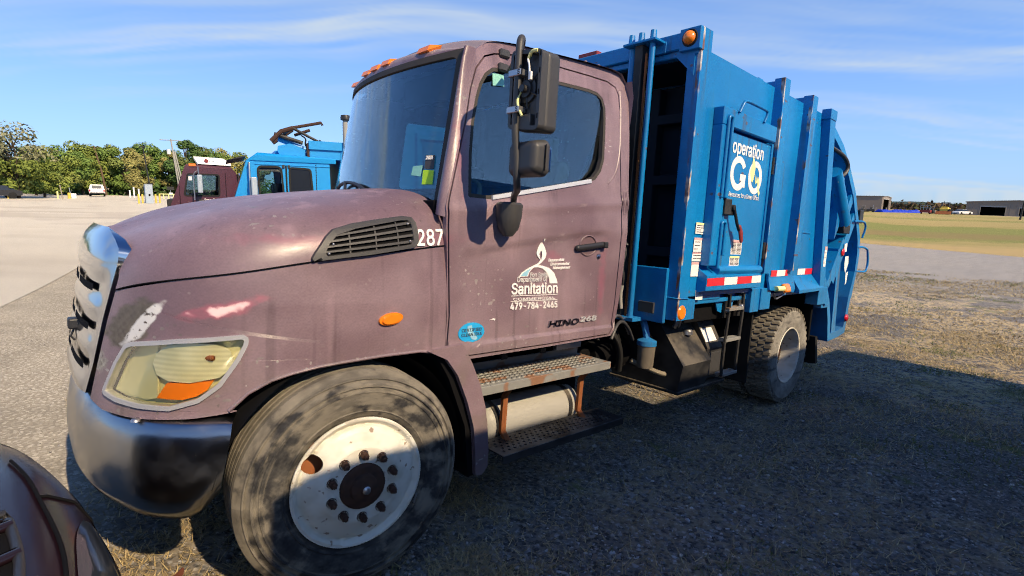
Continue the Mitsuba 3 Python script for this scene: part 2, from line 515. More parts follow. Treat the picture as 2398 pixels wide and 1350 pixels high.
def lawn(p, n, uv):
    x, y = p.x, p.y
    a = fbm(x * .06, y * .018, 0., 4)
    b = fbm(x * .5, y * .3, 0., 4)
    f = noise(x * 9, y * 9)
    c = mix((.27, .215, .09), (.165, .17, .055), smoothstep(.38, .62, a * .7 + b * .3)) * (.85 + .3 * f)
    dry = smoothstep(51., 41., x + 7 * (b - .5)) + .45 * smoothstep(110., 145., x)
    c = mix(c, mix((.37, .265, .12), (.30, .22, .11), b), dry * .85)
    dip = smoothstep(6., 1., dr.abs(x - 56. - 6 * (b - .5)))
    return mix(c, (.20, .135, .07), dip * .6)


scene['soil'] = prin(proc(soil), .95, .15, bump=proc(soil_bump, 2e-3), scale=1.0)
scene['concrete'] = prin(proc(concrete), .85, .25)
scene['lawn'] = prin(proc(lawn), .95, .1)
scene['pebble'] = prin((.235, .23, .225), .85, .2)
scene['pale_pebble'] = prin((.36, .355, .345), .85, .2)
scene['straw'] = two({'type': 'diffuse', 'reflectance': {'type': 'mesh_attribute', 'name': 'vertex_color'}})
scene['hill_green'] = prin((.045, .065, .06), 1.0, 0.)
# ================================================================ the setting
def spaced(*segs):
    out = []
    for a, b, n in segs:
        out.append(np.linspace(a, b, n, endpoint=False))
    return np.r_[tuple(out)]


gxs = spaced((-3000, -300, 8), (-300, -40, 14), (-40, -8, 24), (-8, 14, 150), (14, 60, 90), (60, 240, 60), (240, 3000, 12), (3000, 3001, 1))
gys = spaced((-3000, -300, 8), (-300, -40, 12), (-40, -8, 22), (-8, 12, 130), (12, 60, 60), (60, 200, 50), (200, 3000, 12), (3000, 3001, 1))
gx, gy = np.meshgrid(gxs, gys, indexing='ij')
gz = hz(gx, gy)
lump = (meshkit.fbm(np.stack([gx * .9, gy * .9, 0 * gx], -1), 3, 3) - .5) * .05 + (meshkit.fbm(np.stack([gx * 4.0, gy * 4.0, 0 * gx], -1), 3, 4) - .5) * .022
nearw = sst(22, 12, np.abs(gx)) * sst(14, 8, np.abs(gy)) * sst(-1.5, -.2, gx)
gz = gz + (lump - .012) * nearw
structure('ground', grid(np.stack([gx, gy, gz], -1)), 'soil', True)
# concrete yard to the left: a slab edge runs away from the camera
sy_ = spaced((-120, -12, 20), (-12, 30, 60), (30, 118, 50), (118, 119, 1))
off = np.r_[0, 0, .35, np.linspace(1, 12, 20), np.linspace(14, 200, 30)]
P = []
for y in sy_:
    xe = -1.424 + .2215 * (y - 7.9)
    row = []
    for k, o in enumerate(off):
        x = xe - o
        row.append((x, y, float(hz(x, y)) + (-.05 if k == 0 else .016)))
    P.append(row)
structure('concrete_pavement', grid(P), 'concrete', 25)
# mown field on the right
P = []
for y in spaced((-160, -20, 24), (-20, 60, 60), (60, 200, 24), (200, 201, 1)):
    xe = 37.1 + .56 * min(max(y, -40), 40) * (1 if y < 20 else 1)
    P.append([(xe + o, y, float(hz(xe + o, y)) + (-.05 if o == 0 else .012 + min(o, 10) * .003)) for o in np.r_[0, .8, np.linspace(2, 60, 40), np.linspace(64, 128, 20)]])
structure('grass_field', grid(P), 'lawn', True)
# low hills on the right horizon
hx = np.linspace(0, 1, 160)
P = []
for k, (dd, f) in enumerate(((2000, 0), (2060, .8), (2150, 1.0), (2400, .6), (2700, 0))):
    row = []
    for s in hx:
        az = math.radians(-14 + 60 * s)
        h = 6 + 22 * meshkit.fbm(np.array([s * 14, .3, .1]), 5, 6) * (1 - .5 * s)
        row.append((dd * math.cos(az), dd * math.sin(az), -2 + h * f * 1.0))
    P.append(row)
structure('hills', grid(P), 'hill_green', True)


# ---------------------------------------------------------------- trees
def leaf_cards(pts, size, col, r, jitter=.25, out=None):
    n = len(pts)
    a = r.normal(size=(n, 3))
    if out is not None:                     # leaves lie mostly across the way out of their clump
        nn = out + .45 * r.normal(size=(n, 3))
        nn /= np.linalg.norm(nn, axis=1, keepdims=True)
        a -= nn * (a * nn).sum(1, keepdims=True)
    a /= np.linalg.norm(a, axis=1, keepdims=True)
    b = np.cross(a, r.normal(size=(n, 3)) if out is None else nn)
    b /= np.linalg.norm(b, axis=1, keepdims=True)
    s = size * r.uniform(.6, 1.3, (n, 1))
    q = np.stack([pts - a * s, pts + b * s * .6, pts + a * s, pts - b * s * .6], 1).reshape(-1, 3)
    f = np.arange(n)[:, None] * 4 + np.array([0, 1, 2, 3])
    c = np.repeat(np.asarray(col) * (1 + jitter * r.uniform(-1, 1, (n, 1))), 4, 0)
    return q, f, np.clip(c, .003, .9)


GREENS = {'olive': (.215, .265, .062), 'green': (.150, .225, .058), 'dark': (.090, .155, .050), 'yellow': (.31, .285, .10), 'tan': (.25, .25, .14), 'rust': (.14, .10, .06)}


def tree(x, y, h, w, kind, label, seed, bare=.22, n=2600, sparse=1.0, top=None, group=None):
    r = np.random.default_rng(seed)
    z0 = float(hz(x, y)) - .1
    key = thing('tree', label, 'tree', group)
    fr = place(x, y, z0, r.uniform(0, 360))
    limbs = [tube([(0, 0, 0), (.05 * h * r.normal() * .3, 0, h * .25), (.06 * h * r.normal() * .4, .03 * h * r.normal(), h * .6), (0, 0, h * .9)], [.026 * h, .020 * h, .012 * h, .003 * h], 7)]
    blobs = []
    nb = int(20 + 8 * r.random())
    for k in range(nb):
        a, t = r.uniform(0, 2 * np.pi), r.uniform(bare, .95)
        prof = math.sin(math.pi * min(max((t - bare) / (1.02 - bare), .02), .98)) ** .55
        rr = w * .5 * prof * r.uniform(.45, .95)
        c = np.array([rr * math.cos(a), rr * math.sin(a), h * t])
        limbs.append(tube([(0, 0, h * max(t - .22, .12)), c * (.5, .5, 1) + (0, 0, -.06 * h), c], [.009 * h, .006 * h, .002 * h], 5))
        blobs.append((c, w * r.uniform(.13, .24)))
    add(key + '__trunk', join(limbs), 'bark', True, fr)
    pts, cols, outs = [], [], []
    base = np.array(GREENS[kind])
    for c, s in blobs:
        m = max(12, int(n / nb * sparse))
        d = r.normal(size=(m, 3))
        d /= np.linalg.norm(d, axis=1, keepdims=True)
        pts.append(c + d * s * r.uniform(.35, 1.0, (m, 1)) ** .5 * np.array([1, 1, .8]))
        outs.append(d + np.array([0, 0, .35]) + c / np.linalg.norm(c) * .25)
        cc = base * r.uniform(.80, 1.2)
        if r.random() < .10:
            cc = cc * .7 + np.array(GREENS['yellow']) * .3
        cols.append(np.repeat(cc[None], m, 0))
    pts, cols, outs = np.vstack(pts), np.vstack(cols), np.vstack(outs)
    if top is not None:
        k = pts[:, 2] > h * .55
        cols[k] = np.array(GREENS[top]) * r.uniform(.8, 1.3, (k.sum(), 1))
        keep = ~k | (r.random(len(pts)) < .40)
        pts, cols, outs = pts[keep], cols[keep], outs[keep]
    q, f, c = leaf_cards(pts, .021 * h + .03, cols, r, .12, outs)
    add(key + '__crown', (q, f), 'leaves', False, fr, color=np.repeat(c, 1, 0))
    return key


TREES = [
    (-1.56, 78.95, 7.9, 7.4, 'olive', 'broad tree with thin tan upper twigs at the far left of the yard', 'tan'),
    (-3.6, 86.1, 5.2, 4.5, 'rust', 'dark brownish tree at the left edge of the picture', None),
    (.78, 86.56, 6.1, 5.2, 'olive', 'low spreading light green tree next to the broad left tree', None),
    (2.5, 107.9, 7.2, 7.0, 'olive', 'yellow green tree behind the leaning grey post', None),
    (4.46, 110.8, 7.8, 6.6, 'green', 'mid green tree left of the white pickup', None),
    (6.68, 120.05, 9.0, 7.0, 'olive', 'tall light tree just left of the brown utility pole', None),
    (9.4, 126.5, 8.9, 6.8, 'green', 'green tree behind the brown utility pole', None),
    (11.8, 128.2, 9.5, 7.4, 'olive', 'pale tree right of the brown utility pole', None),
    (13.8, 124.6, 9.0, 6.0, 'green', 'dark green tree between the utility pole and the lamp post', None),
    (14.39, 113.55, 8.1, 5.6, 'yellow', 'yellowing tree left of the tall lamp post', None),
    (18.67, 131.85, 10.6, 7.5, 'green', 'tall green tree behind the lamp post', None),
    (21.17, 135.55, 10.6, 7.0, 'dark', 'dark green tree right of the lamp post', None),
    (21.7, 129.33, 9.0, 4.6, 'yellow', 'narrow autumn yellow tree left of the steel pole', None),
    (24.21, 126.13, 11.3, 8.0, 'dark', 'tallest dark green tree right of the steel pole', None),
    (28.0, 131.05, 10.7, 7.5, 'dark', 'dark green tree above the maroon cab', None),
    (31.7, 135.7, 10.4, 7.5, 'green', 'green tree above the white roof fairing', None),
    (35.7, 140.9, 10.9, 8.0, 'yellow', 'olive yellow tree right of the maroon cab', None),
    (40.4, 147.5, 11.2, 8.5, 'olive', 'yellow green tree left of the bright blue cab', None),
    (47.8, 160.0, 10.4, 8.0, 'tan', 'thin pale tree above the bright blue cab roof', None),
    (.14, 99.64, 6.8, 5.5, 'dark', 'small dark tree behind the two leftmost trees', None),
    (3.85, 118.5, 7.6, 7.0, 'dark', 'dark tree at the back left of the tree line', None),
    (8.05, 130.2, 8.6, 7.0, 'dark', 'dark tree behind the white pickup', None),
    (13.45, 134.8, 9.2, 7.0, 'dark', 'dark tree deep behind the utility pole', None),
    (19.0, 139.75, 10.2, 7.5, 'dark', 'dark tree deep behind the lamp post', None),
    (25.6, 142.1, 10.8, 8.0, 'dark', 'dark tree deep behind the steel pole', None),
]
for i, (x, y, h, w, kind, lb, top) in enumerate(TREES):
    tree(x, y, h, w * .92, kind, lb, 100 + i, bare=.16 if i else .2, n=5200 if i else 8000, top=top)
r_ = np.random.default_rng(5)
# undergrowth along the foot of the tree line, and the brown scrub on the right
n = 9000
t = r_.uniform(0, 1, n)
bx_ = -30 + 110 * t
by_ = 112 + 34 * np.clip(t * 1.2, 0, 1) + r_.uniform(-4, 14, n)
bh = np.abs(r_.normal(0, 1.0, n)) * 1.5
pts = np.c_[bx_, by_, hz(bx_, by_) + bh]
col = np.array(GREENS['dark']) * r_.uniform(.5, 1.5, (n, 1))
q, f, c = leaf_cards(pts, .42, col, r_)
structure('undergrowth', (q, f), 'leaves', kind='stuff', label='dark undergrowth along the foot of the trees', cat='bushes', color=c)
n = 9000
az = np.radians(r_.uniform(2, 24, n))
dd = r_.uniform(330, 420, n)
pts = np.c_[dd * np.cos(az), dd * np.sin(az), np.abs(r_.normal(0, 1.3, n))]
col = np.where(r_.random((n, 1)) < .3, np.array([[.06, .065, .03]]), np.array([[.115, .08, .05]])) * r_.uniform(.6, 1.4, (n, 1))
q, f, c = leaf_cards(pts, 1.1, col, r_)
structure('scrub', (q, f), 'leaves', kind='stuff', label='brown scrub on the far side of the field', cat='bushes', color=c)
# ================================================================ the garbage truck in front
GT = thing('garbage_truck', 'weathered mauve cab garbage truck with open fronted blue packer body, nearest vehicle in the yard', 'garbage truck')


def gt(part, mesh, bsdf, smooth=False, label=None, **k):
    return add(f'{GT}__{part}', mesh, bsdf, smooth, TR, label, **k)


# ---- fender shell: a plan curve from the nose round to the left side, (u along it, z)
PLAN = np.array([(-.915, 0), (-.908, -.3), (-.875, -.52), (-.80, -.72), (-.68, -.90), (-.50, -1.02), (-.28, -1.08), (0, -1.105), (.25, -1.105), (.46, -1.09)])
_t = np.r_[0, np.cumsum(np.linalg.norm(np.diff(PLAN, axis=0), axis=1))]
SU = _t[-1]
_plan = CubicSpline(_t, PLAN)


def shell(u, z, off=0.):
    u, z = np.broadcast_arrays(np.asarray(u, float), np.asarray(z, float))
    p, d = _plan(u), _plan(u, 1)
    d = d / np.linalg.norm(d, axis=-1, keepdims=True)
    w = 1 - sst(-.78, -.3, p[..., 0])
    X = p[..., 0] + .12 * (z - 1.1) * w
    Y = p[..., 1] + .12 * np.maximum(z - 1.3, 0) * (1 - w)
    return np.stack([X + d[..., 1] * off, Y - d[..., 0] * off, z], -1)


def on_shell(off, sy=1):
    def f(a, b, t):
        q = shell(a, b, off - t)
        q[:, 1] *= sy
        return q
    return f


_ux = np.linspace(0, SU, 400)
_pu = _plan(_ux)


def u_of_x(x):
    k = _pu[:, 1] < -1.0
    return np.interp(x, _pu[k, 0], _ux[k])


CREASE = np.array([(.611, 1.325), (.947, 1.397), (1.263, 1.445), (1.47, 1.480), (1.748, 1.516), (1.955, 1.542), (SU, 1.562)])
BOTTOM = np.array([(.509, .861), (.623, .838), (.78, .839), (.916, .847), (1.049, .857), (1.142, .871), (1.192, .880)])
GRILLE = np.array([(.488, .862), (.535, .997), (.576, 1.198), (.611, 1.325)])
ARCH = np.array([(-.502, .885), (-.445, .951), (-.366, .997), (-.29, 1.019), (-.19, 1.036), (-.088, 1.044), (.099, 1.052), (.30, 1.05), (.385, 1.035)])
arch_u = np.c_[u_of_x(ARCH[:, 0]), ARCH[:, 1]]
fender = np.vstack([GRILLE[:0], BOTTOM, arch_u, [(u_of_x(.46), 1.03), (SU, 1.10)], CREASE[::-1] - (0, .004), GRILLE[::-1][1:-1]])
HEAD = [(.761, 1.135), (.961, 1.166), (1.204, 1.189), (1.227, 1.175), (1.222, 1.145), (1.197, 1.087), (1.137, .983), (1.068, .922), (.968, .888), (.833, .885), (.711, .890), (.622, .907), (.622, .925), (.678, 1.048), (.725, 1.12)]
headp = Polygon(HEAD).buffer(-.022).buffer(.034).buffer(-.012)
for sy in (1, -1):
    gt('fender', panel(Polygon(fender).difference(headp), .012, on_shell(0., sy), .05), 'purple_paint', 25, 'faded mauve front fender with scraped corner and sunburnt pink patch' if sy > 0 else None)
# wheel arch lip and liner
lip = [shell(u, z, 0.004) for u, z in arch_u]
gt('arch_lip', tube(np.array(lip), .007, 8), 'purple_paint', True)
liner = []
for k, ang in enumerate(np.linspace(.22, math.pi + .15, 26)):
    liner.append([(.0 - .60 * math.cos(ang), y, .46 + .62 * math.sin(ang)) for y in (-1.075, -.9, -.6, -.42)])
gt('wheel_liner', grid(liner), 'flat_black', True)
gt('wheel_liner', grid(np.array(liner) * (1, -1, 1)), 'flat_black', True)
# body coloured flap behind the wheel
flap = [(.34, 1.048), (.555, 1.061), (.625, .945), (.682, .827), (.725, .70), (.747, .60), (.768, .45), (.772, .345), (.735, .305), (.69, .315), (.675, .45), (.653, .596), (.601, .747), (.53, .90), (.46, .99)]
gt('fender_flap', panel(flap, .03, lambda a, b, t: np.c_[a, -1.118 + .06 * np.maximum(.75 - b, 0) ** 2 + t, b], .06), 'purple_paint', 25)
gt('fender_flap', panel(flap, .03, lambda a, b, t: np.c_[a, 1.088 + t, b], .2), 'purple_paint', 25)
gt('splash_guard', prism([(.40, 1.04), (.60, 1.04), (.72, .62), (.74, .32), (.66, .30), (.62, .60), (.50, .88)], 'y', -1.08, -.72), 'flat_black')

# ---- hood: bezier sections from the crease to the centre line
_cr = CubicSpline(CREASE[:, 0], CREASE[:, 1])
ctop = CubicSpline([-.80, -.66, -.45, -.1, .2, .46], [1.555, 1.60, 1.668, 1.757, 1.812, 1.850])


def hood_grid(ns=56, nw=40):
    P = np.zeros((ns, nw, 3))
    for i, s in enumerate(np.linspace(0, 1, ns)):
        u = .611 + s * (SU - .611)
        p0 = shell(u, float(_cr(u)), .002)
        xc = -.80 + (.46 + .80) * s ** 1.05
        p3 = np.array([xc, 0, float(ctop(xc))])
        H = p3[2] - p0[2]
        f = sst(0, .35, s)
        p1a, p2a = np.array([-.775, -.665, 1.515]), np.array([-.845, -.33, 1.49])
        p1b = np.array([p0[0] * .985 + xc * .015, p0[1] + .035, p0[2] + .95 * H])
        p2b = np.array([xc, -.74, p3[2] + .012])
        p1, p2 = p1a * (1 - f) + p1b * f, p2a * (1 - f) + p2b * f
        w = np.linspace(0, 1, nw)[:, None]
        P[i] = p0 * (1 - w) ** 3 + 3 * p1 * w * (1 - w) ** 2 + 3 * p2 * w * w * (1 - w) + p3 * w ** 3
    return P


HG = hood_grid()
gt('hood', grid(np.concatenate([HG, HG[:, ::-1][:, 1:] * (1, -1, 1)], 1)), 'purple_paint', True, 'faded mauve hood with chalky sun bleached top')
seam = np.array([shell(u, float(_cr(u)) - .002, .0035) for u in np.linspace(.62, SU - .01, 30)])
gt('hood_seam', tube(seam, .0035, 6), 'flat_black', True)
from scipy.interpolate import LinearNDInterpolator
_hs = HG[:, :24].reshape(-1, 3)
_hy = LinearNDInterpolator(_hs[:, [0, 2]], _hs[:, 1], fill_value=-1.05)


def on_hood(off):
    def f(a, b, t):
        return np.c_[a, _hy(a, b) - off + t, b]
    return f


VO = [(-.219, 1.490), (-.204, 1.515), (-.152, 1.583), (-.116, 1.614), (-.023, 1.644), (.11, 1.67), (.234, 1.691), (.272, 1.688), (.285, 1.665), (.285, 1.60), (.281, 1.571), (.259, 1.548), (.08, 1.519), (-.113, 1.487), (-.203, 1.475)]
VI = [(-.165, 1.516), (-.145, 1.554), (-.105, 1.593), (-.02, 1.622), (.076, 1.643), (.209, 1.67), (.246, 1.673), (.258, 1.660), (.254, 1.577), (.236, 1.56), (.046, 1.531), (-.156, 1.502)]
vo, vi = rounded(VO, .006), rounded(VI, .006)
V = gt('side_vent', panel(vo.difference(vi), .05, on_hood(.022), .04), 'grey_plastic', 30, 'black louvred air vent on the hood side')
gt('side_vent__backing', panel(vi, .004, on_hood(.003), .05), 'flat_black')
for k in range(4):
    lo, hi = .17 + .23 * k, .17 + .23 * k + .085
    sl = Polygon([(-.19, 1.497 + .0 + lo * .085), (.27, 1.552 + lo * .125), (.27, 1.552 + hi * .125), (-.19, 1.497 + hi * .085)]).intersection(vi)
    if not sl.is_empty:
        gt('side_vent__slat', panel(sl, .018, on_hood(.018), .05), 'grey_plastic')
for x in (-.06, .06, .17):
    sl = Polygon([(x, 1.49), (x + .006, 1.49), (x + .016, 1.69), (x + .010, 1.69)]).intersection(vi)
    gt('side_vent__rib', panel(sl, .006, on_hood(.014), .05), 'grey_plastic')
for x, z in ((-.128, 1.553), (-.15, 1.513), (.24, 1.655), (.236, 1.577)):
    c = on_hood(.02)(np.array([x]), np.array([z]), np.array([0.]))[0]
    gt('side_vent__screw', trimesh.creation.icosphere(1, .006).apply_translation(c), 'steel', True)


def on_hood_text(x0, z0, dz):
    return lambda a, b, t: np.c_[x0 + a, _hy(x0 + a, z0 + b + dz * a) - .004 - t, z0 + b + dz * a]


gt('fleet_number', text('287', .074, on_hood_text(.282, 1.556, .05), .158, bold=True, slant=.05), 'white_decal', label='white number 287 on the hood side')

# ---- marker lamp on the fender
e = np.linspace(0, 2 * np.pi, 24)
um = 1.815
gt('side_marker_lamp', join([panel(Polygon(np.c_[um + .060 * np.cos(e), 1.221 + .028 * np.sin(e) + .02 * np.cos(e) * .3]), .012, on_shell(.012), .02),
                             panel(Polygon(np.c_[um + .047 * np.cos(e), 1.221 + .02 * np.sin(e) + .02 * np.cos(e) * .3]), .02, on_shell(.022), .02)]), 'amber', 35, 'oval amber marker lamp on the front fender')

# ---- headlights
hl_in = headp.buffer(-.017)
for sy in (1, -1):
    h = gt('headlight', panel(headp.difference(hl_in), .030, on_shell(.010, sy), .03), 'lamp_bezel', 30, 'yellowed headlight with clear reflector and amber turn signal' if sy > 0 else None)
    add(h + '__housing', panel(hl_in.buffer(.01), .004, on_shell(-.040, sy), .04), 'lamp_chamber', True)
    refl = Polygon([(.86, 1.058), (.87, 1.09), (.902, 1.12), (.96, 1.138), (1.025, 1.145), (1.10, 1.142), (1.15, 1.12), (1.165, 1.08), (1.15, 1.045), (1.123, 1.02), (1.023, 1.0), (.94, 1.003), (.885, 1.02)]).buffer(.006)
    add(h + '__reflector', panel(refl, .012, lambda a, b, t: on_shell(-.034 + .024 * np.cos((a - 1.01) * 6), sy)(a, b, t), .03), 'lamp_reflector', 40)
    bowl = Polygon([(.66, .925), (.70, 1.03), (.76, 1.115), (.86, 1.13), (.862, 1.03), (.885, .99), (.895, .925), (.83, .905), (.72, .905)])
    add(h + '__bowl', panel(bowl, .008, lambda a, b, t: on_shell(-.02 - .07 * np.clip((a - .66) / .23, 0, 1) * (1 - np.clip((a - .66) / .23, 0, 1)), sy)(a, b, t), .03), 'lamp_bowl', True)
    sig = Polygon([(.894, .925), (.93, .987), (1.104, 1.002), (1.085, .965), (1.05, .94), (.999, .925)])
    add(h + '__turn_signal', panel(sig, .02, on_shell(-.016, sy), .03), 'amber', 30)
    add(h + '__lens', panel(hl_in.buffer(.004), .0015, on_shell(.004, sy), .04), 'lamp_lens', True)
    add(h + '__bulb', tube([shell(1.06, 1.09, -.03) * (1, sy, 1), shell(1.10, 1.095, -.004) * (1, sy, 1)], .011, 10), 'rust_orange', True)

# ---- chrome grille
GZ = [(1.566, .34, -.035), (1.55, .46, -.02), (1.525, .57, -.002), (1.490, .628, .006), (1.46, .637, .008)] + [(z, float(np.interp(z, [.875, 1.0, 1.2, 1.325, 1.43], [.482, .529, .570, .605, .634])), .006) for z in np.linspace(1.43, .875, 36)]
P = []
for z, ue, o in GZ:
    wave = .013 * (.5 + .5 * math.cos((z - 1.235) * 2 * math.pi / .165)) ** 1.5 * sst(1.38, 1.33, z)
    flute = .010 * sst(1.36, 1.40, z) * sst(1.50, 1.46, z)
    row = []
    for k in np.linspace(-1, 1, 61):
        u = abs(k) * ue
        edge = sst(1.0, .975, abs(k))
        inner = sst(.93, .80, abs(k))
        row.append(shell(u, z, -.03 + (o + .03) * edge + inner * (wave + flute - .006 * (z < 1.36))) * (1, 1 if k < 0 else -1, 1) * (1, -1, 1))
    P.append(row)
gt('grille', grid(P), 'chrome', 45, 'dented chrome grille with scalloped bars')
for k, z in enumerate((1.315, 1.15, .985)):
    for sy in (1, -1):
        gt('grille_slot', grid([[shell(u, z + dz, .012) * (1, sy, 1) for dz in (-.015, .015)] for u in np.linspace(.02, .42, 20)]), 'flat_black', True)
gt('hood_latch', join([rbox(-.955, -.90, -.13, -.06, 1.085, 1.135, .010), tube([(-.93, -.1, 1.09), (-.945, -.1, 1.05), (-.93, -.1, 1.03)], .005, 6)]), 'black_plastic')

# ---- bumper
def bump_row(u, bot, top):
    t = np.linspace(0, 1, 9)
    z = bot + (top - bot) * t
    off = np.interp(t, [0, .125, .25, .5, .75, .875, 1.0], [.030, .054, .064, .070, .068, .066, .052])
    pts = [shell(u, bot + .004, .0)] + [shell(u, zz, o) for zz, o in zip(z, off)] + [shell(u, top + .010, .034), shell(u, top + .012, -.01), shell(u, top + .012, -.06)]
    p = np.array(pts)
    d = shell(u, 1.1, 0)
    p[:, 0] += (d[0] - shell(u, .7, 0)[0]) + .034 * sst(1.0, .35, u)      # upright, without the fender's lean
    return p


uend = float(u_of_x(-.50))
us = np.linspace(0, uend, 46)
P = []
for u in us:
    f = sst(uend - .22, uend, u)
    g = np.clip((u - (uend - .12)) / .12, 0, 1)
    r = bump_row(u, .478 + .10 * g ** 3, .818 + .022 * sst(.5, 1.2, u))
    P.append(r)
P = np.array(P)
# the end leans forward at its foot
end = sst(uend - .45, uend, us)[:, None] * np.clip((.82 - P[..., 2]) / .35, 0, 1) ** 1.3
P[..., 0] -= .055 * end
full = np.concatenate([P[::-1] * (1, 1, 1), P[1:] * (1, -1, 1)], 0)
B = gt('bumper', grid(full), 'bumper_chrome', 50, 'dull scuffed chrome front bumper')
gt('bumper__bolt', lathe([(.0, .012), (.014, .010), (.017, 0)], 14, tuple(shell(.84, .836, .012)), 'z'), 'steel', True)
gt('bumper_bracket', bx(-.62, -.3, -.8, -.7, .62, .84), 'flat_black')

# ---- wheels
WR = .508


def tyre_mesh(r=WR, w=.27, n=96):
    h = w / 2
    return lathe([(.290, -h + .025), (.31, -h + .008), (.322, -h + .003), (.326, -h - .003), (.331, -h + .000), (.36, -h - .010), (.405, -h - .014), (.412, -h - .014), (.414, -h - .018), (.419, -h - .018), (.421, -h - .014), (.436, -h - .010), (.440, -h - .018), (.449, -h - .017), (.452, -h - .008), (.468, -h + .004), (.472, -h - .002), (.478, -h - .001), (.481, -h + .008), (r - .013, -h + .018), (r, -h + .034)], n)


def tread_mesh(r=WR, w=.27, n=120, lugs=0):
    h = w / 2
    prof = [(r, -h + .034)]
    for g in (-.066, -.022, .022, .066):
        prof += [(r + .002, g - .008), (r - .012, g - .006), (r - .012, g + .006), (r + .002, g + .008)]
    prof += [(r, h - .034), (r - .03, h), (.40, h + .012), (.29, h - .02)]
    return lathe(prof, n)


def disc_mesh(prof, rin, rout, hole=None, th=.008):
    ring = Point(0, 0).buffer(rout, 24).difference(Point(0, 0).buffer(rin, 16))
    if hole:
        ring = ring.difference(affinity.scale(Point(hole[0], hole[1]).buffer(1, 12), hole[2], hole[3]))
    pr = np.array(prof)
    return panel(ring, th, lambda a, b, t: np.c_[a, np.interp(np.hypot(a, b), pr[:, 0], pr[:, 1]) + t, b], .022)


def moved(m, x, y, z, deg=0):
    m = tm(m).copy()
    c, s = math.cos(math.radians(deg)), math.sin(math.radians(deg))
    v = m.vertices @ np.array([[c, s, 0], [-s, c, 0], [0, 0, 1]]) + (x, y, z)
    return trimesh.Trimesh(v, m.faces, process=False)


def nuts_mesh(k, r, y0, s=1.0):
    a = math.radians(36 * k + 18)
    c = (r * math.cos(a), y0, r * math.sin(a))
    hexa = prism([(c[0] + .0175 * s * math.cos(q), c[2] + .0175 * s * math.sin(q)) for q in np.arange(6) * math.pi / 3], 'y', y0 - .026, y0)
    return join([hexa, lathe([(.0, -.044), (.009, -.043), (.010, -.026)], 10, c), lathe([(.021, -.006), (.023, 0)], 12, c)])


FW = (0.0, -1.016, .498)
ST = -6.0
for sy in (1, -1):
    mir = np.array([1, sy, 1])

    def put(m, sy=sy):
        m = moved(m, 0, 0, 0, ST)
        v = (m.vertices + FW) * (1, sy, 1)
        return trimesh.Trimesh(v, m.faces, process=False)
    w = gt('front_wheel', put(tyre_mesh()), 'tyre_rubber', 35, 'front tyre caked with dried mud on a white steel rim' if sy > 0 else None)
    add(w + '__tread', put(tread_mesh()), 'tyre_tread', 30)
    fl = [(.298, -.138), (.294, -.142), (.284, -.140), (.275, -.128), (.266, -.118), (.262, -.117), (.256, -.128), (.235, -.141), (.20, -.155), (.178, -.166), (.172, -.172), (.10, -.174)]
    add(w + '__rim', put(disc_mesh(fl[::-1], .104, .298, (-.235 + .024, .128 - .0, .044, .040))), 'rim_paint', 30)
    add(w + '__drum', put(lathe([(.0, -.06), (.255, -.06), (.26, .05)], 40)), 'rust_orange', True)
    add(w + '__hub', put(lathe([(.0, -.224), (.020, -.224), (.024, -.214), (.045, -.210), (.060, -.205), (.064, -.192), (.092, -.188), (.102, -.180), (.104, -.165)], 36)), 'rusty_steel', 30)
    add(w + '__hub_cap', put(lathe([(.0, -.231), (.016, -.230), (.019, -.222)], 16)), 'steel', True)
    for k in range(10):
        add(w + '__nut', put(nuts_mesh(k, .1429, -.174)), 'rusty_steel')
    add(w + '__balance_weight', put(panel([(.262, -.06), (.277, -.02), (.285, -.02), (.270, -.066)], .006, lambda a, b, t: np.c_[a, -.146 + t, b - .10], .03)), 'steel')

# rear duals
XR = 4.87
YR = -1.148


def rear_tyre(n=96):
    h = .135
    r = WR
    body = lathe([(.290, -h + .01), (.31, -h - .002), (.36, -h - .012), (.42, -h - .014), (.455, -h - .008), (.462, -h - .010), (.470, -h - .004), (r - .03, -h + .004), (r - .012, -h + .012), (r - .012, h - .012), (r - .03, h - .004), (.42, h + .014), (.29, h - .01)], n)
    return body


def lugs_mesh():
    ms = []
    nl = 46
    for k in range(nl):
        a0 = 2 * math.pi * k / nl
        for j, (y0, y1, sh) in enumerate(((-.137, -.072, 0), (-.064, -.004, .5), (.004, .064, 0.), (.072, .137, .5))):
            a = a0 + sh * 2 * math.pi / nl
            da = .036
            P = []
            for dy, dr_, dd in ((y0, -.032 if j == 0 else -.014, 0), (y0, 0, 0), (y1, 0, .01), (y1, -.032 if j == 3 else -.014, .01)):
                P.append([((WR + dr_) * math.cos(a + q * da + dd), dy, (WR + dr_) * math.sin(a + q * da + dd)) for q in (-.8, 0, .8)])
            ms.append(hull(np.array(P).reshape(-1, 3)))
    return join(ms)


LUGS = lugs_mesh()
for sy in (1, -1):
    for inner in (0, 1):
        def put(m, sy=sy, inner=inner):
            v = (tm(m).vertices + (XR, YR + .135 + .33 * inner, .498)) * (1, sy, 1)
            return trimesh.Trimesh(v, tm(m).faces, process=False)
        w = gt('rear_wheel', put(rear_tyre()), 'rear_tyre_rubber', 35, 'dusty rear dual tyre with deep dished rim' if sy > 0 and not inner else None)
        add(w + '__tread', put(LUGS), 'tyre_tread')
        if not inner:
            add(w + '__rim', put(lathe([(.300, -.135), (.296, -.140), (.286, -.137), (.278, -.12), (.272, -.06), (.264, .04)], 64)), 'rim_paint', 40)
            add(w + '__dish', put(lathe([(.264, .04), (.25, .07), (.20, .075), (.17, .06), (.11, .06)], 64)), 'bronze', 40)
            add(w + '__hub', put(lathe([(.0, -.03), (.06, -.03), (.085, -.02), (.095, .02), (.10, .06)], 32)), 'rusty_steel', 30)
            for k in range(10):
                add(w + '__nut', put(nuts_mesh(k, .1429, .06)), 'rusty_steel')
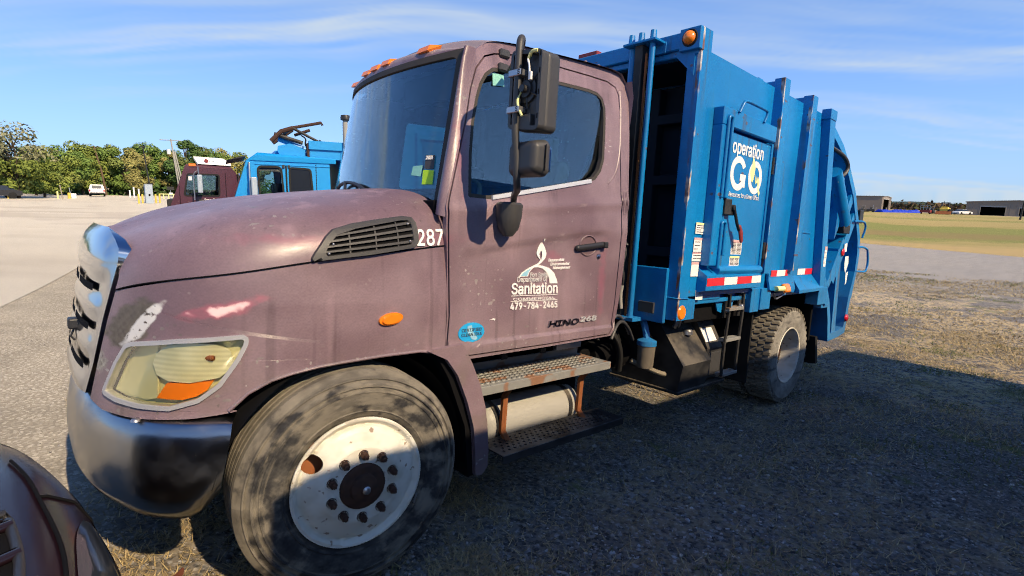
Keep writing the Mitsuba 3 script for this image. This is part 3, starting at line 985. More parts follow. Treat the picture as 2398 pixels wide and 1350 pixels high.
gt('rear_axle', join([tube([(XR, -.8, .498), (XR, .8, .498)], .09, 14), trimesh.creation.icosphere(2, .22).apply_translation((XR, 0, .498))]), 'flat_black', True)
gt('front_axle', bx(-.06, .06, -.85, .85, .42, .54), 'flat_black')
for y in (-.43, .43):
    gt('frame_rail', bx(-.7, 6.2, y - .04, y + .04, .78, 1.03), 'flat_black')
gt('cross_members', join([bx(x, x + .1, -.4, .4, .8, 1.0) for x in (.9, 2.0, 3.2, 4.2, 5.6)] + [bx(.6, 2.0, -.35, .35, .55, .98), tube([(1.0, -.1, .6), (4.8, 0, .55)], .06, 10)]), 'flat_black')
gt('inner_fender_panel', bx(-.75, .6, -.42, .42, .62, 1.40), 'flat_black')
# ---------------------------------------------------------------- cab
def yside(x, z):
    return -1.085 + .155 * np.clip((np.asarray(z, float) - 1.68) / .9, 0, 1.3) ** 1.15


def on_side(off=0., sy=1, relief=True):
    def f(a, b, t):
        y = yside(a, b) - off + t
        if relief:
            # pressed line across the door and the ledge along its foot
            line = 1.545 + .147 * (a - .55) - .03 * np.clip(a - .9, 0, 1) ** 2
            d = b - line
            fade = sst(.50, .60, a) * sst(1.75, 1.60, a)
            y = y + fade * (.013 * sst(.0, -.05, d) * sst(-.48, -.25, d))
            y = y - .014 * sst(1.062, 1.040, b)
            y = y - .010 * np.exp(-((b - 1.735 - .10 * (a - .5)) / .035) ** 2)
        return np.c_[a, y * sy, b]
    return f


SEAM = [(.474, 1.01), (.482, 1.208), (.462, 1.509), (.447, 1.747), (.522, 1.986), (.588, 2.194), (.632, 2.363), (.678, 2.479), (.743, 2.558), (.811, 2.588), (.964, 2.621), (1.316, 2.644), (1.616, 2.659), (1.80, 2.664), (1.885, 2.645), (1.915, 2.60), (1.915, 2.50), (1.885, 2.2), (1.862, 1.9), (1.855, 1.5), (1.842, 1.2), (1.82, 1.04), (1.79, .998), (1.2, .990), (.62, .990)]
OUTER = [(.462, 1.0), (.468, 1.208), (.452, 1.50), (.432, 1.747), (.505, 1.986), (.570, 2.194), (.612, 2.363), (.645, 2.49), (.69, 2.585), (.76, 2.640), (.85, 2.665), (1.0, 2.685), (1.32, 2.712), (1.63, 2.738), (1.84, 2.750), (1.94, 2.742), (2.0, 2.715), (2.03, 2.66), (2.034, 2.60), (2.02, 2.45), (1.965, 2.04), (1.93, 1.8), (1.905, 1.336), (1.875, 1.135), (1.845, 1.022), (1.81, .985), (1.2, .975), (.62, .972)]
WIN = [(.577, 1.807), (.585, 1.92), (.596, 2.036), (.623, 2.2), (.663, 2.335), (.695, 2.41), (.735, 2.468), (.79, 2.51), (.87, 2.528), (1.0, 2.538), (1.292, 2.556), (1.60, 2.573), (1.69, 2.568), (1.737, 2.540), (1.757, 2.48), (1.752, 2.40), (1.706, 2.139), (1.665, 2.058), (1.604, 2.001), (1.539, 1.975), (.728, 1.807)]
seam, outer, win = Polygon(SEAM).buffer(0), Polygon(OUTER).buffer(0), rounded(WIN, .012)
glass_out = win.buffer(-.020)
gap = seam.buffer(.005)
door = seam.buffer(-.004)
CAB = gt('cab', panel(outer.difference(gap), .03, on_side(0), .06), 'purple_paint', 30, 'faded mauve cab shell')
gt('cab_jamb', panel(outer.buffer(-.02).difference(seam.buffer(-.05)), .006, on_side(-.034, relief=False), .1), 'flat_black')
DOOR = gt('door', panel(door.difference(win), .025, on_side(.0), .035), 'purple_paint', 30, 'faded mauve driver door with white lettering')
gt('door__window_seal', panel(win.buffer(.004).difference(glass_out), .03, on_side(-.002, relief=False), .04), 'window_rubber', 30)
gt('door__window', panel(glass_out.buffer(.012), .003, lambda a, b, t: np.c_[a, np.interp(b, [1.80, 2.55], [float(yside(0, 1.80)) + .066, float(yside(0, 2.55)) + .006]) + t, b], .3), 'window_glass')
gt('door__sill_strip', panel([(.731, 1.806), (1.556, 1.976), (1.552, 1.999), (.733, 1.828)], .012, on_side(.010, relief=False), .05), 'bright_trim', 30)
gt('door__inner_panel', panel(Polygon(SEAM).intersection(sbox(.4, .95, 1.87, 1.83)).buffer(-.03), .01, on_side(-.06, relief=False), .2), 'interior_grey')
# corner stamping behind the door glass
gt('cab_rear_crease', tube(np.array([(x, float(yside(x, z)) + .0115, z) for x, z in bend([(1.936, 2.63), (1.935, 2.53), (1.905, 2.32), (1.872, 2.17), (1.815, 2.05), (1.73, 1.985)], 5)]), .014, 8), 'purple_paint', True)
# handle
cupr = affinity.scale(Point(1.535, 1.583).buffer(1, 16), .080, .062)
gt('door__handle_cup', panel(cupr, .002, on_side(.001), .03), 'cup_shade', True)
gt('door__handle_cup__rim', tube(on_side(.002)(*np.array(cupr.exterior.coords).T, np.zeros(len(cupr.exterior.coords))), .005, 6), 'purple_paint', True)
gt('door__handle', join([hull([q + d for q in on_side(.014)(np.array([1.425, 1.668]), np.array([1.566, 1.594]), np.zeros(2)) for d in _ICO * .019 * np.array([1, .9, 1])]), rbox(1.655, 1.69, -1.118, -1.08, 1.572, 1.612, .008)]), 'black_plastic', 40, 'black pull handle on the door')
gt('door__lock', lathe([(.0, -.010), (.014, -.009), (.017, 0)], 16, tuple(on_side(0)(np.array([1.645]), np.array([1.515]), np.zeros(1))[0])), 'chrome', True)

# far side of the cab
far_win = rounded([(1.385, 1.95), (1.385, 2.515), (1.89, 2.55), (1.86, 2.0)], .04)
far = outer.difference(far_win).intersection(Polygon([(.82, .9), (.84, 1.9), (.95, 2.62), (1.1, 2.8), (2.2, 2.8), (2.2, .9)]))
gt('far_door', panel(far, .03, on_side(0, -1), .2), 'purple_paint', 30)
gt('far_door__window', panel(far_win, .003, on_side(-.012, -1, False), .2), 'window_glass', True)


# windshield: across a in -1..1, up b in 0..1
def ws(a, b, off=0.):
    a, b = np.broadcast_arrays(np.asarray(a, float), np.asarray(b, float))
    X = (.44 + .19 * a * a + .135 * a) * (1 - b) + (.575 + .19 * a * a + .13 * a) * b
    Y = a * (.93 * (1 - b) + .90 * b)
    Z = (1.79 + .05 * a + .02 * a * a) * (1 - b) + (2.566 + .02 * a + .03 * a * a) * b
    return np.stack([X - off * .96, Y, Z + off * .2], -1)


aa, bb = np.linspace(-1, 1, 41), np.linspace(0, 1, 15)


def ws_patch(poly, d, off):
    return panel(poly, d, lambda a, b, t: ws(a, b, off - t), .06)


wf = Polygon([(-1, -.04), (1, -.04), (1, 1), (-1, 1)])
wg = rounded([(-.968, .0), (.968, .0), (.962, .962), (-.962, .955)], .04)
gt('windshield_seal', ws_patch(wf.difference(wg), .02, .006), 'window_rubber', 30)
gt('windshield', ws_patch(wg.buffer(.01), .003, -.004), 'window_glass', True)
# pillar and header: from the windshield's edge to the door frame and the roof
fr = np.array([(.432, 1.747), (.505, 1.986), (.570, 2.194), (.612, 2.363), (.645, 2.49), (.69, 2.585)])
frz = np.linspace(1.70, 2.585, 15)
frx = np.interp(frz, fr[:, 1], fr[:, 0])
PIL = []
for k, b in enumerate(np.linspace(-.05, 1.0, 15)):
    e0 = ws(-1.0, b)
    e1 = np.array([frx[k], float(yside(frx[k], frz[k])), frz[k]])
    row = []
    for s in np.linspace(0, 1, 8):
        q = e0 * (1 - s) + e1 * s
        q = q + np.array([-.045, -.020, 0]) * math.sin(math.pi * s) ** .8
        row.append(q)
    PIL.append(row)
PIL = np.array(PIL)
gt('front_pillar', grid(PIL), 'purple_paint', True)
PR = np.array([[ws(1.0, b), ws(1.0, b) + (.06, .0, 0), ws(1.0, b) + (.12, .0, 0)] for b in np.linspace(-.05, 1.0, 15)])
gt('front_pillar', grid(PR), 'purple_paint', True)
oz = np.array(OUTER[8:20])


def roof_z(x):
    return np.interp(x, [.69, .76, .85, 1.0, 1.32, 1.63, 1.84, 1.94, 2.0, 2.03], [2.585, 2.640, 2.665, 2.685, 2.712, 2.738, 2.750, 2.742, 2.715, 2.66])


RF = []
for a in np.linspace(-1, 1, 41):
    e0 = ws(a, 1.0)
    row = [e0]
    xa = .69 if a < 0 else .69 + .25 * a
    x0 = e0[0]
    edge = sst(.80, 1.0, abs(a))
    for s in np.r_[np.linspace(.03, 1, 12) * .12, np.linspace(.14, 1, 14)]:
        x = x0 + (2.03 - x0) * s
        zt = float(roof_z(max(x, .69))) + .085 * (1 - abs(a) ** 3.2)
        ft = np.sqrt(1 - (1 - min(s / .13, 1)) ** 2)
        z = e0[2] + (zt - e0[2]) * ft
        yb = float(yside(x, 2.6))
        row.append([x, a * abs(yb), z])
    RF.append(row)
gt('roof', grid(RF), 'purple_paint', True)
gt('cab_back', grid([[(np.interp(z, [.98, 1.02, 1.135, 1.336, 1.8, 2.04, 2.45, 2.6, 2.70], [1.81, 1.845, 1.875, 1.905, 1.93, 1.965, 2.02, 2.03, 2.0]) - .004, y, z) for z in (.98, 1.02, 1.135, 1.336, 1.8, 2.04, 2.45, 2.6, 2.70)] for y in np.linspace(-.97, .97, 9)]), 'purple_paint', True)
gt('cab_floor', bx(.42, 1.86, -1.02, 1.02, .98, 1.03), 'flat_black')
gt('firewall', bx(.42, .46, -1.0, 1.0, 1.0, 1.78), 'flat_black')
for k, (a, w) in enumerate(((-.66, .13), (-.22, .11), (-.03, .11), (.16, .11), (.62, .12))):
    c = ws(a, 1.0)
    zz = c[2] + .035
    w *= .85
    gt('roof_lamp', hull([(c[0] - .004, c[1] - w / 2, zz), (c[0] - .004, c[1] + w / 2, zz), (c[0] + .012, c[1] - w / 2, zz + .032), (c[0] + .012, c[1] + w / 2, zz + .032), (c[0] + .10, c[1] - w / 2.6, zz + .055), (c[0] + .10, c[1] + w / 2.6, zz + .055), (c[0] + .10, c[1], zz)]), 'amber')
for x in (1.75, 1.9, 1.62):
    gt('roof_bolt', trimesh.creation.icosphere(1, .014).apply_translation((x, -.87, float(roof_z(x)) + .012)), 'purple_paint', True)
# cowl, wipers
gt('cowl', grid([[(ws(a, 0)[0] - dx, ws(a, 0)[1], 1.79 + .05 * a - dz) for dx, dz in ((-.03, -.01), (.03, .012), (.10, .012), (.16, .05))] for a in np.linspace(-1, 1, 21)]), 'grey_plastic', True)
w1 = bend([ws(a, b, .03) for a, b in ((.22, .05), (.16, .10), (.0, .125), (-.20, .11), (-.35, .06))])
gt('wiper', tube(w1, .011, 6), 'black_plastic')
gt('wiper__arm', tube(np.array([ws(-.10, -.02, .07), ws(-.05, .06, .05), ws(.02, .115, .035)]), .010, 6), 'black_plastic')
w2 = [ws(a, b, .03) for a, b in ((-.25, .03), (-.45, .045), (-.62, .03))]
gt('wiper', tube(np.array(w2), .008, 6), 'black_plastic')
# stickers in the glass
gt('windshield_sticker', ws_patch([(-.844, .322), (-.914, .320), (-.924, .230), (-.850, .232)], .001, .002), 'ink', label='dark inspection sticker reading 2026')
gt('windshield_sticker__year', trimesh.util.concatenate([text('2026', .019, lambda a, b, t: ws(-.852 - a, .292 + b * 1.25, .003 + t), .055, bold=True)]), 'white_decal')
gt('windshield_sticker', ws_patch([(-.842, .224), (-.926, .221), (-.932, .130), (-.850, .129)], .001, .002), 'lime_decal', label='lime green inspection sticker')
gt('windshield_sticker', ws_patch([(-.753, .250), (-.831, .255), (-.829, .181), (-.748, .190)], .001, .002), 'teal_decal', label='pale green paper note')
gt('door__sticker', panel([(.800, 2.484), (.882, 2.495), (.878, 2.430), (.796, 2.418)], .001, on_side(-.011, relief=False)), 'teal_decal')
# inside
gt('dashboard', join([rbox(.62, .86, -.95, -.1, 1.62, 1.79, .05), rbox(.70, .95, -.15, .9, 1.62, 1.80, .05), rbox(.60, .78, -.72, -.25, 1.72, 1.86, .05)]), 'interior_dark', 40)
th = np.linspace(0, 2 * np.pi, 33)
sw = np.array([0.97 + .0 * th, -.48 + .215 * np.cos(th), .215 * np.sin(th)]).T
tilt = math.radians(38)
sw = np.c_[.90 + sw[:, 2] * math.sin(tilt) * 1.0, sw[:, 1], 1.78 + sw[:, 2] * math.cos(tilt)]
gt('steering_wheel', join([tube(sw, .015, 8), tube([(.90, -.48, 1.78), (.70, -.48, 1.60)], .03, 8), tube([(.90, -.68, 1.78), (.90, -.28, 1.78)], .012, 6)]), 'interior_grey', True)
for y in (-.48, .45):
    s = gt('seat', join([rbox(1.05, 1.55, y - .24, y + .24, 1.28, 1.45, .05), hull(np.vstack([_ICO * .06 + q for q in ((1.48, y - .2, 1.42), (1.48, y + .2, 1.42), (1.66, y - .2, 2.08), (1.66, y + .2, 2.08))]))]), 'interior_grey', 40)
    gt('seat__headrest', rbox(1.62, 1.72, y - .13, y + .13, 2.12, 2.32, .04), 'interior_grey', 40)
gt('inner_back', bx(1.80, 1.82, -.93, .93, 1.03, 2.0), 'interior_grey')
gt('headliner', grid([[(x, y, float(roof_z(x)) - .05) for x in (float(ws(y / .9, 1.0)[0]) + .07, 1.2, 1.7, 1.9)] for y in (-.88, 0, .86)]), 'interior_grey')
gt('sun_visor', bx(.70, .72, -.78, -.2, 2.36, 2.53, .005), 'interior_grey')
gt('seat_belt', tube([(1.74, -.93, 2.3), (1.70, -.80, 1.9), (1.45, -.72, 1.5)], .02, 6), 'interior_dark')

# lettering and emblem on the door


def on_door(x0, z0, dz=0., off=.0):
    def f(a, b, t):
        x, z = x0 + a, z0 + b + dz * a
        return on_side(off + .0035)(x, z, -t)
    return f


LET = gt('door__lettering', join([
    text('Sanitation', .060, on_door(.902, 1.300, -.015), .371, bold=True),
    text('Department of', .030, on_door(.943, 1.366, .0), .238),
    text('Fort Smith', .024, on_door(1.041, 1.394, .004), .142),
    text('COMMERCIAL', .015, on_door(.917, 1.263, -.015), .335),
    text('479-784-2465', .038, on_door(.895, 1.213, -.016), .378, bold=True),
    panel([(.902, 1.288), (1.275, 1.283), (1.275, 1.286), (.902, 1.291)], .002, on_door(0, 0), .06),
    panel([(.898, 1.258), (1.273, 1.252), (1.273, 1.255), (.898, 1.261)], .002, on_door(0, 0), .06),
    text('Responsible', .017, on_door(1.180, 1.482, .03), .136, slant=.25, bold=True),
    text('Environmental', .017, on_door(1.199, 1.459, .02), .166, slant=.25, bold=True),
    text('Management', .017, on_door(1.224, 1.437, .015), .150, slant=.25, bold=True)]), 'white_decal', label='white department lettering on the door')


def smooth_poly(pts, n=8):
    p = np.array(pts + pts[:1], float)
    t = np.arange(len(p))
    return CubicSpline(t, p, bc_type='periodic')(np.linspace(0, t[-1], n * (len(p) - 1), endpoint=False))


flame_o = smooth_poly([(1.116, 1.592), (1.150, 1.555), (1.160, 1.522), (1.140, 1.488), (1.098, 1.470), (1.112, 1.487), (1.100, 1.503), (1.082, 1.528), (1.090, 1.560)])
flame_i = smooth_poly([(1.117, 1.545), (1.126, 1.520), (1.120, 1.492), (1.108, 1.510), (1.106, 1.528)])
arch_r = [(1.060, 1.455), (1.075, 1.462), (1.13, 1.459), (1.19, 1.446), (1.238, 1.415), (1.262, 1.378), (1.273, 1.352), (1.204, 1.353), (1.197, 1.385), (1.175, 1.418), (1.14, 1.440), (1.10, 1.449), (1.065, 1.449)]
arch_l = [(.952, 1.396), (.975, 1.420), (1.02, 1.443), (1.075, 1.464), (1.112, 1.476), (1.138, 1.492), (1.128, 1.478), (1.098, 1.460), (1.06, 1.445), (1.035, 1.425), (1.022, 1.397)]
arch_b = [(.966, 1.400), (.985, 1.418), (1.02, 1.435), (1.050, 1.446), (1.030, 1.426), (1.017, 1.400)]
gt('door__emblem', join([panel(Polygon(flame_o, [flame_i]).buffer(0), .002, on_door(0, 0), .03), panel(Polygon(arch_r), .002, on_door(0, 0), .04),
                         panel(Polygon(arch_l).difference(Polygon(arch_b)), .002, on_door(0, 0), .04), panel(affinity.scale(Point(1.131, 1.607).buffer(1, 8), .004, .009), .002, on_door(0, 0))]), 'white_decal', label='white flame and arch emblem above the lettering')
gt('door__emblem__water', panel(arch_b, .002, on_door(0, 0), .04), 'pale_blue_decal')
gt('door__badge', text('HINO', .034, on_door(1.203, 1.094, -.006), .268, slant=.28, depth=.008, bold=True), 'chrome', label='chrome maker badge low on the door')
gt('door__badge', text('268', .030, on_door(1.492, 1.103, -.002), .152, slant=.28, depth=.008, bold=True), 'bright_trim')
ov = affinity.scale(Point(.628, 1.110).buffer(1, 24), .086, .052)
gt('door__oval_sticker', panel(ov, .0015, on_side(.0035), .03), 'blue_decal', label='blue oval certified clean idle sticker')
gt('door__oval_sticker__print', join([panel([(.600, 1.145), (.628, 1.150), (.632, 1.118), (.668, 1.078), (.655, 1.066), (.628, 1.075), (.612, 1.098), (.598, 1.118)], .001, on_side(.0062))]), 'pale_blue_decal')
gt('door__oval_sticker__words', join([text('CERTIFIED', .016, lambda a, b, t: on_side(.0075)(.562 + a, 1.117 + b, -t), .13, depth=.001), text('CLEAN IDLE', .016, lambda a, b, t: on_side(.0075)(.560 + a, 1.093 + b, -t), .135, depth=.001)]), 'ink')
gt('door__chip', panel([(.747, 1.166), (.775, 1.173), (.790, 1.170), (.787, 1.160), (.783, 1.166), (.765, 1.167)], .001, on_side(.002)), 'white_decal')

# ---- mirror cluster
hd = [(-1.565, 2.085), (-1.355, 2.11), (-1.355, 2.455), (-1.565, 2.430)]
MH = gt('mirror_housing', hull(np.vstack([_ICO * .030 + (x, y, z) for x in (.615, .655) for y, z in ((-1.532, 2.118), (-1.388, 2.138), (-1.388, 2.428), (-1.532, 2.402))])), 'grey_plastic', 40, 'black mirror head with its front cover missing')
rim_o = rounded([(-1.558, 2.09), (-1.360, 2.112), (-1.360, 2.455), (-1.558, 2.428)], .025)
gt('mirror_housing__rim', prism(rim_o.difference(rim_o.buffer(-.018)), 'x', .560, .600), 'grey_plastic', 30)
gt('mirror_housing__plate', prism(rim_o.buffer(-.016), 'x', .583, .592), 'black_plastic')
ce = (.575, -1.458, 2.275)
gt('mirror_housing__motor', join([lathe([(.0, -.032), (.016, -.032), (.018, -.012), (.036, -.012), (.038, -.002), (.058, -.002), (.062, .012)], 28, ce, 'x')] +
   [tube([ce + np.array([-.005, .02 * math.cos(q), .02 * math.sin(q)]), ce + np.array([-.0, .085 * math.cos(q), .085 * math.sin(q)])], .004, 5) for q in (.3, 1.3, 2.4, 3.6, 4.6, 5.5)]), 'black_plastic', 30)
gt('mirror_housing__block', bx(.560, .59, -1.505, -1.405, 2.110, 2.165, .004), 'grey_plastic')
gt('mirror_housing__block', bx(.562, .59, -1.41, -1.38, 2.17, 2.22, .003), 'grey_plastic')
gt('mirror_housing__block', bx(.562, .59, -1.415, -1.385, 2.38, 2.43, .003), 'grey_plastic')
gt('mirror_housing__slot', join([bx(.5585, .5625, -1.551, -1.545, z, z + .022, .0005) for z in (2.14, 2.24, 2.33, 2.40)]), 'flat_black')
gt('mirror_housing__wire', tube(bend([(.565, -1.435, 2.268), (.548, -1.428, 2.235), (.545, -1.44, 2.195), (.545, -1.462, 2.165), (.545, -1.47, 2.155)], 5), .006, 6), 'pale_yellow_decal', True)
gt('mirror_housing__wire', join([tube(bend([(.56, -1.478, 2.385), (.545, -1.485, 2.395), (.54, -1.50, 2.375), (.54, -1.505, 2.345), (.54, -1.51, 2.32)], 5), .0045, 6), bx(.534, .546, -1.522, -1.505, 2.30, 2.335, .002)]), 'white_decal', True)
gt('mirror_housing__wire', tube(bend([(.565, -1.47, 2.40), (.55, -1.50, 2.425), (.56, -1.53, 2.425)], 5), .008, 6), 'pale_yellow_decal', True)
arm = bend([(.80, -1.16, 1.76), (.80, -1.165, 1.80), (.77, -1.20, 1.835), (.67, -1.33, 1.842), (.60, -1.405, 1.852), (.575, -1.425, 1.90), (.57, -1.422, 2.0), (.555, -1.418, 2.1), (.555, -1.418, 2.2), (.555, -1.418, 2.3), (.555, -1.416, 2.4), (.560, -1.412, 2.48), (.585, -1.395, 2.515), (.63, -1.35, 2.505), (.72, -1.22, 2.49), (.87, -1.0, 2.50)], 5)
gt('mirror_arm', tube(arm, .017, 12), 'grey_plastic', True, 'black bent tube carrying the mirrors')
for z in (2.187, 2.345):
    cl = gt('mirror_clamp', join([bx(.533, .58, -1.455, -1.375, z - .014, z + .014, .003)]), 'steel', label='bright clamp with letter S on the mirror tube')
    add(cl + '__letter', text('S', .02, lambda a, b, t: np.c_[.5325 - t, -1.436 - a, z - .010 + b], bold=True, depth=.001), 'ink')
gt('convex_mirror', join([hull(np.vstack([_ICO * .035 * np.array([.9, 1, 1]) + (x, y, z) for x, y, z in ((.60, -1.505, 1.945), (.60, -1.39, 1.935), (.60, -1.39, 2.02), (.60, -1.505, 2.022), (.645, -1.51, 1.935), (.645, -1.38, 1.935), (.645, -1.38, 2.025), (.645, -1.51, 2.03))]))]), 'grey_plastic', 40, 'small grey convex mirror head under the large one')
gt('convex_mirror__joint', tube([(.627, -1.548, 1.925), (.627, -1.549, 2.04)], .003, 5), 'flat_black')
gt('convex_mirror__glass', prism(rounded([(-1.53, 1.92), (-1.36, 1.92), (-1.36, 2.04), (-1.53, 2.045)], .02), 'x', .668, .681), 'chrome')
cup = [(.0, 1.618), (.025, 1.620), (.055, 1.66), (.068, 1.72), (.072, 1.785), (.060, 1.797), (.0, 1.797)]
gt('mirror_base', lathe([(r, z) for r, z in cup], 24, (.80, -1.135, 0), 'z'), 'grey_plastic', 40, 'grey cup shaped mirror base on the door')
for z, x in ((2.605, .885), (2.525, .87)):
    gt('mirror_bracket', bx(x - .04, x + .03, float(yside(x, z)) - .022, float(yside(x, z)) + .01, z - .022, z + .022, .008), 'grey_plastic')

# ---- cab steps, air tank


def perf_step(x0, x1, y0, y1, z, nx, ny, shift=.5):
    pl = sbox(x0, y0, x1, y1)
    holes = []
    for j in range(ny):
        for i in range(nx):
            hx = x0 + .05 + (x1 - x0 - .1) * (i + (shift if j % 2 else 0)) / nx
            hy = y0 + .025 + (y1 - y0 - .05) * (j + .5) / ny
            holes.append(Point(hx, hy).buffer(.0095, 2))
    return pl, holes


pl, ho = perf_step(.70, 1.835, -1.09, -.80, .79, 26, 6)
top = Polygon(pl.exterior.coords, [list(h.exterior.coords) for h in ho])
ST1 = gt('cab_step', join([prism(top, 'z', .790, .798), bx(.70, 1.835, -1.10, -1.085, .752, .803, .003), bx(.70, 1.835, -.80, -.788, .775, .845, .003), bx(1.83, 1.84, -1.10, -.79, .760, .80, .002)]), 'step_metal', label='worn perforated upper cab step with rust')
gt('cab_step__tooth', join([lathe([(.014, .798), (.011, .806), (.009, .806)], 8, (h.centroid.x, h.centroid.y, 0), 'z') for h in ho]), 'step_metal', True)
pl, ho = perf_step(.84, 1.955, -1.15, -.925, .40, 24, 5)
top = Polygon(pl.exterior.coords, [list(h.exterior.coords) for h in ho])
gt('cab_step', join([prism(top, 'z', .396, .404), bx(.84, 1.955, -1.16, -1.146, .355, .404, .003), bx(1.95, 1.96, -1.15, -.925, .36, .402, .002)]), 'dusty_black', label='black perforated lower cab step')
for x in (1.02, 1.72):
    gt('step_bracket', join([tube([(x, -1.0, .765), (x, -.985, .72), (x + .0, -.945, .66), (x, -.94, .44), (x, -1.0, .385)], .022, 6)]), 'rust_orange')
    gt('step_hanger', bx(x - .07, x + .12, -.80, -.50, .30, .80), 'flat_black')
gt('step_back_panel', bx(.75, 1.95, -.60, -.58, .30, 1.0), 'flat_black')
at_ = gt('air_tank', lathe([(.0, .90), (.08, .91), (.125, .95), (.135, 1.0), (.135, 1.70), (.125, 1.75), (.08, 1.785), (.0, 1.795)], 32, (0, -.79, .455), 'x'), 'air_tank', 40, 'grey cylindrical air tank behind the steps')
for x in (1.005, 1.66):
    add(at_ + '__strap', lathe([(.139, x - .018), (.139, x + .018)], 28, (0, -.79, .455), 'x'), 'dusty_black', True)
gt('step_clip', bx(1.10, 1.15, -.81, -.78, .84, .875, .004), 'dusty_black')
gt('step_clip', bx(1.45, 1.50, -.81, -.78, .84, .875, .004), 'dusty_black')
gt('cab_mount', bx(1.55, 1.80, -.86, -.82, .86, .985, .004), 'steel')
gt('under_cab', bx(.62, 1.9, -.78, .8, .86, .97), 'flat_black')
# ---------------------------------------------------------------- packer body
WY = -1.22
gt('body_wall', join([prism([(2.542, 1.235), (5.05, 1.225), (5.05, 2.972), (2.542, 2.985)], 'y', WY, WY + .03)]), 'blue_paint', label='blue packer body side wall')
gt('body_wall', prism([(2.44, 1.1), (5.05, 1.225), (5.05, 2.97), (2.44, 2.98)], 'y', -WY - .03, -WY), 'blue_paint')
gt('body_roof', bx(2.40, 5.05, WY + .01, -WY - .01, 2.94, 2.984), 'blue_paint')
gt('body_floor', bx(2.44, 5.05, WY + .03, -WY - .03, 1.16, 1.20), 'blue_paint')
gt('ejector_plate', join([bx(3.0, 3.04, -1.17, 1.17, 1.2, 2.92)] + [bx(2.9, 3.0, -1.15, 1.15, z, z + .08) for z in (1.5, 2.1, 2.6)] + [bx(2.9, 3.0, y, y + .08, 1.2, 2.9) for y in (-.6, .5)]), 'grimy_blue')
gt('hopper_lining', join([prism([(2.46, 1.21), (3.0, 1.21), (3.0, 2.93), (2.46, 2.93)], 'y', WY + .032, WY + .036), prism([(2.46, 1.21), (3.0, 1.21), (3.0, 2.93), (2.46, 2.93)], 'y', -WY - .036, -WY - .032), bx(2.46, 3.0, -1.18, 1.18, 2.934, 2.938, .001)]), 'grimy_blue')
# front posts with tall caps
for sy in (1, -1):
    m = join([prism([(2.41, WY - .006), (2.545, WY - .006), (2.545, WY + .03), (2.45, WY + .085), (2.41, WY + .085)], 'z', 1.06, 3.122),
              bx(2.412, 2.45, WY + .078, WY + .098, 1.225, 2.93, .004)])
    gt('front_post', trimesh.Trimesh(m.vertices * (1, sy, 1), m.faces), 'blue_paint', label='blue front corner post with chipped edge' if sy > 0 else None)
    m = prism([(2.545, 1.215), (2.79, 1.205), (2.79, 1.24), (2.70, 1.24), (2.66, 1.205), (2.66, 1.06), (2.42, 1.06), (2.42, 1.235), (2.545, 1.235)], 'y', WY - .004, WY + .05)
    gt('lower_panel', trimesh.Trimesh(m.vertices * (1, sy, 1), m.faces), 'blue_paint')
gt('post_seam', join([tube([(2.408, WY + .09, 1.225), (2.404, WY - .010, 1.225), (2.545, WY - .010, 1.222)], .006, 6)]), 'blue_paint', True)
gt('body_front_beam', bx(2.37, 2.45, -1.2, 1.2, 2.985, 3.098), 'blue_paint')
gt('beam_gusset', prism([(-1.185, 2.985), (-1.00, 2.985), (-1.185, 2.80)], 'x', 2.40, 2.412), 'blue_paint')
gt('front_lower_panel', bx(2.375, 2.405, -1.14, 1.14, 1.03, 1.44), 'blue_paint')
gt('front_lower_panel__plate', bx(2.355, 2.374, -1.06, -.925, 1.095, 1.175, .002), 'grey_plastic')
# corner lamp
LB = gt('corner_lamp', bx(2.365, 2.43, -1.235, -1.075, 2.965, 3.115, .004), 'blue_paint', label='blue lamp box with round amber lamp on the body corner')
gt('corner_lamp__lens', lathe([(.0, -.045), (.022, -.042), (.042, -.025), (.047, 0)], 28, (2.365, -1.155, 3.045), 'x'), 'amber', True)
gt('corner_lamp__grommet', lathe([(.046, -.006), (.056, -.008), (.060, 0)], 28, (2.365, -1.155, 3.045), 'x'), 'black_rubber', True)
gt('corner_lamp', bx(2.365, 2.43, 1.075, 1.235, 2.965, 3.115, .004), 'blue_paint')
gt('roof_sign', bx(2.40, 2.46, -.30, -.10, 2.98, 3.14, .004), 'red_paint')
# hat section ribs


def rib(xt, xb, w, zt, zb, tail, proud=.08):
    y0, y1 = WY + .004, WY - proud
    P = []
    for z, x in ((zb, xb), (zt, xt)):
        P.append([(x, y0, z), (x, y1, z), (x + w, y1, z), (x + w + tail, y0, z)])
    P = np.array(P)
    return hull(P.reshape(-1, 3))


ribs = [('a', 3.655, 3.655, .118, 3.050, 1.40, .07), ('b', 4.315, 4.290, .120, 3.042, 1.42, .09), ('c', 4.815, 5.09, .150, 2.915, 1.21, .02)]
for n_, xt, xb, w, zt, zb, tail in ribs:
    for sy in (1, -1):
        m = rib(xt, xb, w, zt, zb, tail)
        gt('body_rib', trimesh.Trimesh(m.vertices * (1, sy, 1), m.faces), 'blue_paint')
gt('rib_cap', bx(4.795, 4.965, WY - .088, WY, 2.915, 3.012, .003), 'blue_paint')
for x in (3.665, 4.325):
    gt('roof_bow', bx(x, x + .11, -1.29, 1.29, 2.96, 3.035), 'blue_paint')
gt('roof_bow', bx(3.43, 3.52, -1.18, 1.18, 2.95, 3.02), 'blue_paint')
